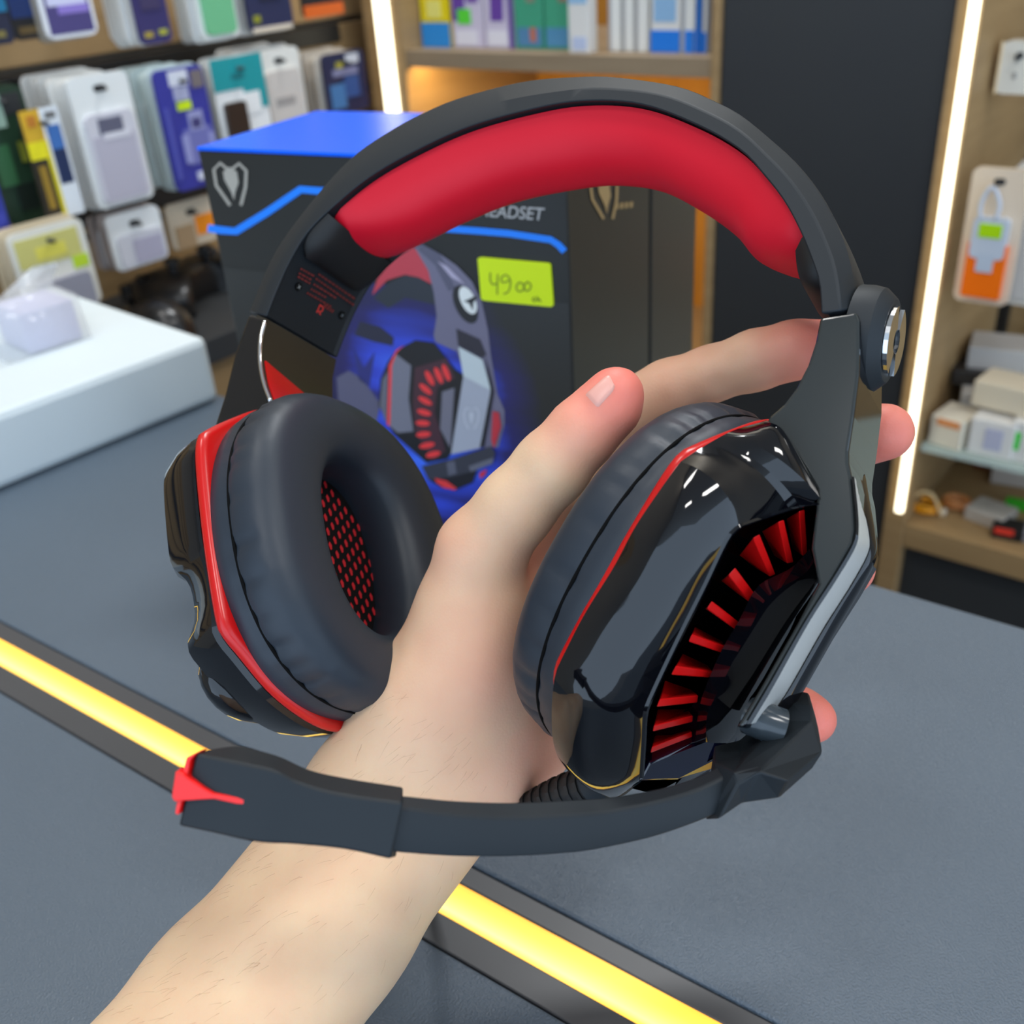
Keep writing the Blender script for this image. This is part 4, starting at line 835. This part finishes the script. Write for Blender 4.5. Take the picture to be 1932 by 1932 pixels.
# back half of both shells and the whole left shell: lofted from the trim outline outwards
def shell_loft(f, to, u_sh, half=None, name='cup_shell', parent=None, dent=0.0, ka=1.0):
    n = len(to); prof = [(0.985, .003, 0), (1.0, .0045, 0), (.985, .010, 0), (.93, .017, 0), (.80, .0215, 0), (.70, .022, 1), (.60, .0235, 1), (.46, .0285, 1), (.40, .0295, 1), (.1, .031, 1)]
    rows = []
    for s, a, c in prof:
        rows.append([f(q[0] * (s if not c else min(1, s + .12)), q[1] * s * (1 - dent * 6 * a * math.exp(-((q[0] + .016) / .012) ** 2)), a * ka * (1 - dent * math.exp(-((q[0] + .016) / .012) ** 4))) for q in to])
    V, Fc = loft(rows, closec=True)
    if half is not None:
        keep = []
        nn = len(to)
        for fc in Fc:
            vs = np.mean([to[i % nn][1] for i in fc])
            if vs < half: keep.append(fc)
        Fc = keep
    else:
        Fc = Fc + [tuple(range((len(rows) - 1) * n, len(rows) * n))]
    return fixn(mesh(name, V, Fc, M_gloss, parent, smooth=True, sharp=30))
sl = shell_loft(fL, toL, 0, parent=hs, dent=0.3, ka=1.28); sl['label'] = 'faceted glossy black outer shell seen from the side'
sb_ = shell_loft(fR, toR, 0, half=-0.006, name='shell_back', parent=shR)
# left shell: rounded boss low on its outer side
rows = []
for th_ in np.linspace(0.02, math.pi - .02, 12):
    rows.append([fL(-.034 + .016 * math.sin(th_) * math.cos(p_), .016 + .022 * math.sin(th_) * math.sin(p_), .022 + .012 * math.cos(th_)) for p_ in np.linspace(0, 2 * np.pi, 24, endpoint=False)])
V, Fc = loft(rows, closec=True, cap=True); fixn(mesh('shell_boss', V, Fc, M_gloss, sl, smooth=True))
# ---- adjustment dial on the right band end
kc = H(1629, 640, 0.016); kx = nrm(np.cross(BK, rad[-2])); kx = nrm(dirw((0.14, 0.985, 0.08)))
kn = nrm(np.cross(BK, kx)); kn = kn if kn @ dirw((1, 0, 0)) > 0 else -kn
kz = nrm(np.cross(kx, kn))
def disc(r, h, n=36): return [kc + kn * h + r * (math.cos(a) * kx * 1.0 + math.sin(a) * kz * 0.95) for a in np.linspace(0, 2 * np.pi, n, endpoint=False)]
V, Fc = loft([disc(.0148, -.002), disc(.0148, .0015), disc(.0142, .0045), disc(.0118, .0072), disc(.0112, .0075)], closec=True, cap=True)
dial = fixn(mesh('dial_housing', V, Fc, M_matte, hs, smooth=True, sharp=25))
for a0, a1 in ((.35, 2.75), (3.5, 5.9)):
    ring = [kc + kn * .0077 + (math.cos(a) * kx + math.sin(a) * kz) * r for r, rng_ in ((.0098, np.linspace(a0, a1, 14)), (.0035, np.linspace(a1, a0, 8))) for a in rng_]
    V, Fc = prism(ring, kn * .0012); fixn(mesh('chrome_emblem', V, Fc, M_chrome, dial))
# ---- microphone boom
tb = [(730, 1497), (766, 1500), (862, 1509), (971, 1512), (1080, 1507), (1150, 1502), (1243, 1486), (1313, 1465), (1372, 1435)]
tf = [(726, 1520), (764, 1524), (862, 1538), (971, 1543), (1080, 1538), (1150, 1531), (1243, 1512), (1313, 1491), (1388, 1455)]
bf = [(720, 1606), (758, 1611), (862, 1618), (971, 1618), (1080, 1611), (1150, 1600), (1243, 1578), (1332, 1546), (1385, 1520)]
dd = [.2255, .2262, .230, .2355, .241, .245, .2495, .2535, .257]
A_ = cr([P(*p, d + .0045) for p, d in zip(tb, dd)], 40); B_ = cr([P(*p, d + .0003) for p, d in zip(tf, dd)], 40); C_ = cr([P(*p, d + .001) for p, d in zip(bf, dd)], 40)
mid = (B_ + C_) / 2 + dirw((0, 0, .0008)); D_ = C_ + (A_ - B_) * 0.9
V, Fc = loft(np.array([A_, B_, mid, C_, D_]).transpose(1, 0, 2), closec=True, cap=True)
boom = fixn(mesh('microphone_boom', V, Fc, M_matte, hs, smooth=True, sharp=30)); bevel(boom, .0007, 3, 30)
# capsule at the end of the boom
def zc_(x, y): return (300 + x * .2588, 1380 + y * .2588)
ct_b = [(345, 135), (590, 100), (760, 140), (900, 185), (1110, 278), (1400, 340), (1780, 400)]
ct_f = [(270, 160), (480, 205), (700, 250), (860, 290), (1010, 365), (1300, 450), (1780, 520)]
cb_f = [(145, 685), (400, 740), (620, 790), (780, 812), (1000, 822), (1350, 858), (1690, 930)]
dc = [.2235, .2222, .2215, .2215, .2225, .2232, .2240]
cb_b = [(x + 40, y - 10) for x, y in cb_f]
K1 = [P(*zc_(*p), d + .009) for p, d in zip(ct_b, dc)]; K2 = [P(*zc_(*p), d) for p, d in zip(ct_f, dc)]; K3 = [P(*zc_(*p), d) for p, d in zip(cb_f, dc)]; K4 = [P(*zc_(*p), d + .009) for p, d in zip(cb_b, dc)]
def lrs(q): return lr(q, 40)
V, Fc = loft(np.array([cr(K1, 40), cr(K2, 40), cr(K3, 40), cr(K4, 40)]).transpose(1, 0, 2), closec=True, cap=True)
cap_ = fixn(mesh('microphone_capsule', V, Fc, M_matte, boom, smooth=True, sharp=30)); bevel(cap_, .0006, 2, 30)
rt = [(90, 480), (118, 290), (180, 310), (230, 350), (330, 415), (400, 450), (640, 490), (652, 515), (620, 545), (400, 495), (300, 500), (160, 510), (110, 515)]
pts = [P(*zc_(*p), .2216) for p in rt]; V, Fc = prism(pts, dirw((0, 0, -.004))); o = fixn(mesh('red_tip', V, Fc, mat('tip_red', (238, 24, 22), 0.3), boom)); bevel(o, .0005); o['label'] = 'bright red tip insert'
rt2 = [(175, 280), (200, 190), (265, 162), (255, 180), (225, 210), (205, 320), (160, 530), (140, 610), (115, 600), (130, 510)]
V, Fc = prism([P(*zc_(*p), .2226) for p in rt2], dirw((.001, 0, -.006))); o = fixn(mesh('red_end_cap', V, Fc, mat('tip_red', (238, 24, 22), 0.3), boom)); bevel(o, .0003)
# hub the boom swivels on
def zh(x, y): return (1150 + x * .2329, 1240 + y * .2329)
hv = dict(a=(850, 850, .2615), b=(1005, 935, .2525), c=(1040, 1025, .2515), d=(885, 1315, .2535), e=(780, 1320, .258), f=(1060, 800, .2665), g=(1390, 510, .2715), h=(1480, 370, .274), i=(1640, 400, .2695), j=(1692, 580, .266), k=(1725, 775, .260), l=(1640, 905, .262), m=(1375, 1140, .254), n=(1070, 1185, .2545), o=(1210, 925, .2495), p=(1450, 1005, .2475), q=(1260, 875, .2515), r=(1645, 520, .2645))
nm_ = list(hv); HV = np.array([P(*zh(x, y), d) for x, y, d in hv.values()]); ix = {k: i for i, k in enumerate(nm_)}
Fh = ['afghirqb', 'bqoc', 'conde', 'opmn', 'qrkpo', 'rijk', 'pklm']
Fh = [['a', 'f', 'g', 'h', 'i', 'r', 'q', 'b'], ['b', 'q', 'o', 'c'], ['c', 'o', 'n', 'd'], ['o', 'p', 'm', 'n'], ['q', 'r', 'k', 'p', 'o'], ['r', 'i', 'j', 'k'], ['p', 'k', 'l', 'm'], ['a', 'b', 'c', 'd', 'e']]
sil = ['a', 'f', 'g', 'h', 'i', 'j', 'k', 'l', 'm', 'n', 'd', 'e']
bvec = dirw((.002, .002, -.010)); nb = len(HV)
VV = np.vstack([HV, [HV[ix[s]] + bvec for s in sil]])
FF = [tuple(ix[c] for c in f_) for f_ in Fh] + [tuple(range(nb, nb + len(sil)))] + [(ix[sil[i]], ix[sil[(i + 1) % 12]], nb + (i + 1) % 12, nb + i) for i in range(12)]
hub = fixn(mesh('microphone_hub', VV, FF, M_matte, hs)); bevel(hub, .0005, 2, 12)
V, Fc = tube([P(*zh(1130, 470), .268), P(*zh(1250, 520), .2655), P(*zh(1390, 570), .2655)], .0050, 20); mesh('hub_pivot', V, Fc, mat('smoky_plastic', (52, 60, 66), 0.18, spec=.5), hub, smooth=True, sharp=40)
# ---- strain relief and cable running down behind the wrist
pth = cr([P(1150, 1462, .312), P(1110, 1480, .318), P(1050, 1500, .326), P(985, 1530, .335)], 30)
V, Fc = tube(pth, np.linspace(.0062, .0042, 30), 14); sr = mesh('strain_relief', V, Fc, M_cable, hs, smooth=True)
for k in range(4, 28, 3):
    V, Fc = tube(pth[k:k + 2], .0068 - k * .00007, 14); mesh('relief_rib', V, Fc, M_cable, sr)
V, Fc = tube([P(1175, 1440, .305), P(1150, 1462, .312), P(1120, 1477, .316)], .0075, 12); mesh('relief_socket', V, Fc, M_matte, hs, smooth=True, sharp=40)
cpth = cr([pth[-1], P(930, 1560, .345), P(850, 1620, .385), P(770, 1690, .43), liftz(660, 1790, ZC + .0026), liftz(540, 1890, ZC + .0026), liftz(420, 2010, ZC + .0026), liftz(330, 2110, ZC + .0026)], 60)
cpth[:, 2] = np.maximum(cpth[:, 2], ZC + .0026); V, Fc = tube(cpth, .002, 8); mesh('cable', V, Fc, M_cable, hs, smooth=True)
# ------------------------------------------------------------------ hand and forearm: one continuous surface
def cpt(px, py, d): return ray(px, py) * d
def build_hand():
    palm = [  # (px,py,depth,r mm) -> (px,py,depth,r mm)
        ((409, 1873, .302, 20.5), (690, 1482, .336, 17.0)), ((641, 1757, .308, 20), (912, 1455, .344, 16.0)),
        ((80, 2290, .262, 25), (409, 1873, .302, 20.5)), ((330, 2180, .268, 25), (641, 1757, .308, 20)),
        ((525, 1815, .303, 20), (800, 1470, .338, 17)), ((205, 2235, .265, 25), (525, 1815, .303, 20)),
        ((-420, 2850, .222, 29), (80, 2290, .262, 25)), ((-330, 2790, .224, 29), (205, 2235, .265, 25)), ((-250, 2730, .226, 29), (330, 2180, .268, 25)),
        ((690, 1482, .336, 17), (805, 1345, .336, 21)), ((805, 1345, .336, 21), (880, 1240, .333, 19.5)),
        ((800, 1470, .338, 17), (900, 1330, .345, 21)), ((912, 1455, .344, 16), (990, 1400, .358, 14.5)),
        ((900, 1330, .345, 21), (960, 1180, .352, 17)), ((990, 1400, .358, 14.5), (1085, 1210, .366, 13.5)),
        ((960, 1180, .352, 16), (1085, 860, .356, 11.5)), ((985, 1200, .356, 15), (1110, 975, .366, 12)), ((1000, 1270, .358, 15), (1115, 1090, .370, 12)),
        ((1085, 860, .356, 11), (1110, 975, .366, 11.5)), ((1110, 975, .366, 11.5), (1115, 1090, .370, 11.5)), ((1115, 1090, .37, 11.5), (1085, 1210, .366, 12))]
    fingers = [
        [(880, 1240, .333, 19.5), (893, 1140, .329, 17.2), (908, 1042, .323, 14.0), (975, 955, .315, 11.8), (1040, 882, .310, 11.2), (1100, 815, .307, 10.2), (1150, 765, .305, 9.2), (1164, 741, .304, 7.9)],
        [(1085, 860, .356, 11.5), (1180, 775, .352, 10.2), (1262, 735, .347, 9.9), (1340, 706, .341, 9.0), (1425, 680, .336, 9.6), (1500, 660, .332, 9.2), (1560, 650, .330, 8.2)],
        [(1110, 975, .366, 12), (1260, 915, .372, 10.5), (1400, 880, .370, 10), (1540, 842, .352, 9.4), (1620, 822, .340, 9.6), (1669, 815, .333, 9.5)],
        [(1115, 1090, .370, 12), (1260, 1085, .376, 10.2), (1390, 1085, .372, 9.8), (1510, 1078, .352, 9.0), (1599, 1072, .334, 9.0)],
        [(1085, 1210, .366, 12), (1210, 1250, .370, 9.2), (1320, 1285, .366, 8.6), (1440, 1320, .350, 8.0), (1505, 1345, .338, 8.2), (1532, 1357, .332, 8.0)]]
    h = 0.0015
    lo = np.array([-.200, -.255, -.425]); hi = np.array([.150, .068, -.185])
    n = np.ceil((hi - lo) / h).astype(int) + 1
    gx, gy, gz = (lo[i] + h * np.arange(n[i]) for i in range(3))
    BIG = np.float32(.05)
    def seg(field, a, b, k):
        A, ra = cpt(*a[:3]), a[3] / 1000; B, rb = cpt(*b[:3]), b[3] / 1000
        mg = max(ra, rb) + .03
        l = np.minimum(A, B) - mg; u = np.maximum(A, B) + mg
        i0 = np.clip(np.floor((l - lo) / h).astype(int), 0, n); i1 = np.clip(np.ceil((u - lo) / h).astype(int) + 1, 0, n)
        sl = tuple(slice(i0[i], i1[i]) for i in range(3))
        X = gx[sl[0]][:, None, None].astype(np.float32) - np.float32(A[0]); Y = gy[sl[1]][None, :, None].astype(np.float32) - np.float32(A[1]); Z = gz[sl[2]][None, None, :].astype(np.float32) - np.float32(A[2])
        D = (B - A).astype(np.float32); t = np.clip((X * D[0] + Y * D[1] + Z * D[2]) / np.float32(D @ D + 1e-12), 0, 1)
        d = np.sqrt((X - t * D[0]) ** 2 + (Y - t * D[1]) ** 2 + (Z - t * D[2]) ** 2) - (ra + (rb - ra) * t).astype(np.float32)
        f = field[sl]
        if k > 0:
            hh = np.maximum(k - abs(f - d), 0) / k; field[sl] = np.minimum(f, d) - hh * hh * k * .25
        else: field[sl] = np.minimum(f, d)
    pf = np.full(n, BIG, np.float32)
    for a, b in palm: seg(pf, a, b, .010)
    total = pf.copy()
    for fi, ch in enumerate(fingers):
        ff = np.full(n, BIG, np.float32)
        for a, b in zip(ch[:-1], ch[1:]): seg(ff, a, b, .004)
        k = .012 if fi == 0 else .007
        hh = np.maximum(k - abs(pf - ff), 0) / k; u = np.minimum(pf, ff) - hh * hh * k * .25
        total = np.minimum(total, u)
    # shallow creases: grooves carved along short arcs (thumb joints, wrist)
    def groove(p0, p1, r, dep, toward=0.02):
        """soft cut: subtract a thin capsule lying in the surface"""
        A, B = cpt(*p0), cpt(*p1)
        l = np.minimum(A, B) - .01; u = np.maximum(A, B) + .01
        i0 = np.clip(np.floor((l - lo) / h).astype(int), 0, n); i1 = np.clip(np.ceil((u - lo) / h).astype(int) + 1, 0, n)
        sl = tuple(slice(i0[i], i1[i]) for i in range(3))
        X = gx[sl[0]][:, None, None] - A[0]; Y = gy[sl[1]][None, :, None] - A[1]; Z = gz[sl[2]][None, None, :] - A[2]
        D = B - A; t = np.clip((X * D[0] + Y * D[1] + Z * D[2]) / (D @ D), 0, 1)
        d = np.sqrt((X - t * D[0]) ** 2 + (Y - t * D[1]) ** 2 + (Z - t * D[2]) ** 2)
        total[sl] += (dep * np.exp(-(d / r) ** 2)).astype(np.float32)
    groove((800, 1385, .322), (935, 1495, .332), .0035, .0012)
    groove((835, 1375, .322), (960, 1450, .334), .0030, .0008)
    groove((760, 1240, .325), (742, 1330, .325), .004, .0012)
    groove((1338, 662, .335), (1352, 735, .333), .0022, .0011); groove((1352, 660, .334), (1364, 740, .332), .0020, .0007)
    groove((965, 872, .304), (1005, 905, .300), .0018, .0009); groove((983, 852, .304), (1022, 886, .300), .0018, .0009); groove((1000, 836, .303), (1036, 866, .299), .0016, .0006)
    groove((1085, 742, .300), (1118, 782, .296), .0016, .0008)
    groove((1238, 690, .340), (1250, 770, .338), .0020, .0007)
    # surface nets
    s = total < 0
    nx, ny, nz = n
    c = np.zeros((nx - 1, ny - 1, nz - 1), np.int8)
    for dx in (0, 1):
        for dy in (0, 1):
            for dz in (0, 1): c += s[dx:nx - 1 + dx, dy:ny - 1 + dy, dz:nz - 1 + dz]
    act = np.argwhere((c > 0) & (c < 8)); vid = -np.ones(c.shape, np.int32); vid[tuple(act.T)] = np.arange(len(act))
    acc = np.zeros((len(act), 3)); cnt = np.zeros(len(act))
    corners = [(x, y, z) for x in (0, 1) for y in (0, 1) for z in (0, 1)]
    vals = {cc: total[act[:, 0] + cc[0], act[:, 1] + cc[1], act[:, 2] + cc[2]].astype(float) for cc in corners}
    for a in corners:
        for ax_ in range(3):
            if a[ax_] == 0:
                b = list(a); b[ax_] = 1; b = tuple(b); va, vb = vals[a], vals[b]; m = (va < 0) != (vb < 0)
                t = np.where(m, va / (va - vb + 1e-12), 0); p = np.array(a, float)[None] + t[:, None] * (np.array(b) - np.array(a))
                acc[m] += p[m]; cnt[m] += 1
    V = lo + h * (act + acc / cnt[:, None])
    Fc = []
    for ax_ in range(3):
        o1, o2 = [(1, 2), (2, 0), (0, 1)][ax_]
        sa = [slice(None)] * 3; sb2 = [slice(None)] * 3; sa[ax_] = slice(0, -1); sb2[ax_] = slice(1, None)
        A_, B_ = s[tuple(sa)], s[tuple(sb2)]
        e = np.argwhere(A_ != B_); e = e[(e[:, o1] > 0) & (e[:, o2] > 0) & (e[:, o1] < n[o1] - 1) & (e[:, o2] < n[o2] - 1)]
        flip = A_[tuple(e.T)]
        def g(d1, d2):
            q = e.copy(); q[:, o1] -= d1; q[:, o2] -= d2; return vid[tuple(q.T)]
        q = np.stack([g(0, 0), g(1, 0), g(1, 1), g(0, 1)], 1); q[flip] = q[flip][:, ::-1]
        Fc.append(q)
    Fc = np.concatenate(Fc)
    # light smoothing
    E_ = np.concatenate([Fc[:, [0, 1]], Fc[:, [1, 2]], Fc[:, [2, 3]], Fc[:, [3, 0]]])
    for it in range(5):
        acc = np.zeros_like(V); cn = np.zeros(len(V))
        np.add.at(acc, E_[:, 0], V[E_[:, 1]]); np.add.at(cn, E_[:, 0], 1); np.add.at(acc, E_[:, 1], V[E_[:, 0]]); np.add.at(cn, E_[:, 1], 1)
        V = V * .5 + .5 * acc / np.maximum(cn, 1)[:, None]
    return V, Fc, fingers
HVc, HFc, FNG = build_hand()
M_skin = bpy.data.materials.new('skin'); M_skin.use_nodes = True; nt = M_skin.node_tree; b = nt.nodes['Principled BSDF']
at = nt.nodes.new('ShaderNodeAttribute'); at.attribute_name = 'skin_tint'
nz = nt.nodes.new('ShaderNodeTexNoise'); nz.inputs['Scale'].default_value = 60; nz.inputs['Detail'].default_value = 4
tc = nt.nodes.new('ShaderNodeTexCoord'); nt.links.new(tc.outputs['Object'], nz.inputs['Vector'])
mx = nt.nodes.new('ShaderNodeMix'); mx.data_type = 'RGBA'; mx.blend_type = 'OVERLAY'; mx.inputs[0].default_value = 0.16
nt.links.new(at.outputs['Color'], mx.inputs[6]); nt.links.new(nz.outputs['Fac'], mx.inputs[7]); nt.links.new(mx.outputs[2], b.inputs['Base Color'])
b.inputs['Roughness'].default_value = 0.5; b.inputs['Specular IOR Level'].default_value = 0.35
b.inputs['Subsurface Weight'].default_value = 0.35; b.inputs['Subsurface Radius'].default_value = (1.0, 0.38, 0.22); b.inputs['Subsurface Scale'].default_value = 0.003
vo = nt.nodes.new('ShaderNodeTexVoronoi'); vo.inputs['Scale'].default_value = 1100
nt.links.new(tc.outputs['Object'], vo.inputs['Vector'])
bp = nt.nodes.new('ShaderNodeBump'); bp.inputs['Strength'].default_value = 0.12; bp.inputs['Distance'].default_value = 0.0003
nt.links.new(vo.outputs['Distance'], bp.inputs['Height']); nt.links.new(bp.outputs[0], b.inputs['Normal'])
HW = HVc @ C2W.T + CAM
hand = mesh('person', HW, HFc.tolist(), M_skin, None, smooth=True)
tag(hand, 'bare left forearm and hand gripping the headset by its right ear cup', 'person')
base_c, red_c, knk_c = np.array(lin((217, 183, 150))), np.array(lin((228, 124, 110))), np.array(lin((232, 184, 160)))
wt = np.zeros(len(HVc))
for ch in FNG:
    tip = cpt(*ch[-1][:3]); prv = cpt(*ch[-2][:3]); d = np.linalg.norm(HVc - tip, axis=1); wt = np.maximum(wt, np.clip(1.25 - d / .026, 0, 1))
for c_, r_, k_ in (((830, 1040, .315), .020, .25), ((940, 1260, .32), .03, .35), ((1010, 1420, .345), .03, .5), ((1000, 1050, .33), .02, .5), ((1300, 740, .34), .03, .25)):
    wt = np.maximum(wt, k_ * np.exp(-(np.linalg.norm(HVc - cpt(*c_), axis=1) / r_) ** 2))
colr = base_c + (red_c - base_c) * wt[:, None]
ca = hand.data.color_attributes.new('skin_tint', 'FLOAT_COLOR', 'POINT')
ca.data.foreach_set('color', np.hstack([colr, np.ones((len(colr), 1))]).astype(np.float32).ravel())
# thumb nail, bedded in the thumb's back
def build_nail():
    # traced corners (root-left, root-right, tip-right, tip-left) rest on the skin surface
    g = []
    na, nb = 9, 12
    quad = [(1096, 749), (1124, 777), (1164, 733), (1150, 700)]
    import mathutils
    bvh = mathutils.bvhtree.BVHTree.FromPolygons([tuple(v) for v in HW], HFc.tolist())
    rows = []
    for j in np.linspace(0, 1, nb):
        row = []
        for i in np.linspace(0, 1, na):
            q = (1 - j) * ((1 - i) * np.array(quad[0]) + i * np.array(quad[1])) + j * ((1 - i) * np.array(quad[3]) + i * np.array(quad[2]))
            # round both ends
            ce = (1 - j) * (np.array(quad[0]) + quad[1]) / 2 + j * (np.array(quad[3]) + quad[2]) / 2
            sh = 1 - .35 * (max(0, (j - .75) / .25) ** 2 + max(0, (.2 - j) / .2) ** 2); q = ce + (q - ce) * sh
            d = Vector(C2W @ nrm(ray(*q))); hit = bvh.ray_cast(Vector(CAM), d)
            p = np.array(hit[0]) if hit[0] is not None else P(*q, .30); nn = np.array(hit[1]) if hit[0] is not None else -np.array(d)
            if nn @ np.array(d) > 0: nn = -nn
            edge = min(i, 1 - i, j * .8, 2 * (1 - j)); row.append(p + nn * (0.0005 if edge > .08 else -0.0003))
        rows.append(row)
    V, Fc = loft(rows)
    o = mesh('thumb_nail', V, Fc, mat('nail', (220, 160, 146), 0.36, spec=.4), hand, smooth=True); o['label'] = 'smooth pink thumb nail'
build_nail()

# fine arm hair, too many to count
def arm_hair():
    bvh = bvhtree.BVHTree.FromPolygons([tuple(v) for v in HW], HFc.tolist()); mb = MB(); r2 = random.Random(5)
    al = nrm(cpt(690, 1482, .336) - cpt(409, 1873, .302)); n = 0
    for _ in range(520):
        t = r2.random(); sx_ = r2.uniform(-1, 1); cx, cy = 250 + 600 * t, 2000 - 640 * t
        q = (cx + sx_ * 230 * .77, cy + sx_ * 230 * .64)
        if sx_ > .35 and r2.random() < .7: continue
        d = Vector(C2W @ nrm(ray(*q))); hit = bvh.ray_cast(Vector(CAM), d)
        if hit[0] is None: continue
        p = np.array(hit[0]); nn = np.array(hit[1]); nn = nn if nn @ np.array(d) < 0 else -nn
        dr = -dirw(al) * .5 + dirw((-.6, -.3, .1)) + np.array([r2.gauss(0, .25) for _ in range(3)]); dr = nrm(dr - nn * (dr @ nn)); L = r2.uniform(.003, .007)
        V, Fc = tube([p - nn * .0002, p + dr * L * .5 + nn * .0007, p + dr * L + nn * .0009], [.000028, .000022, .00001], 3, cap=False); mb.add(V, Fc); n += 1
    o = mesh('arm_hair', mb.V, mb.F, mat('hair_brown', (150, 112, 86), .5), hand, kind='stuff'); o['label'] = 'fine brown hairs on the forearm'
arm_hair()
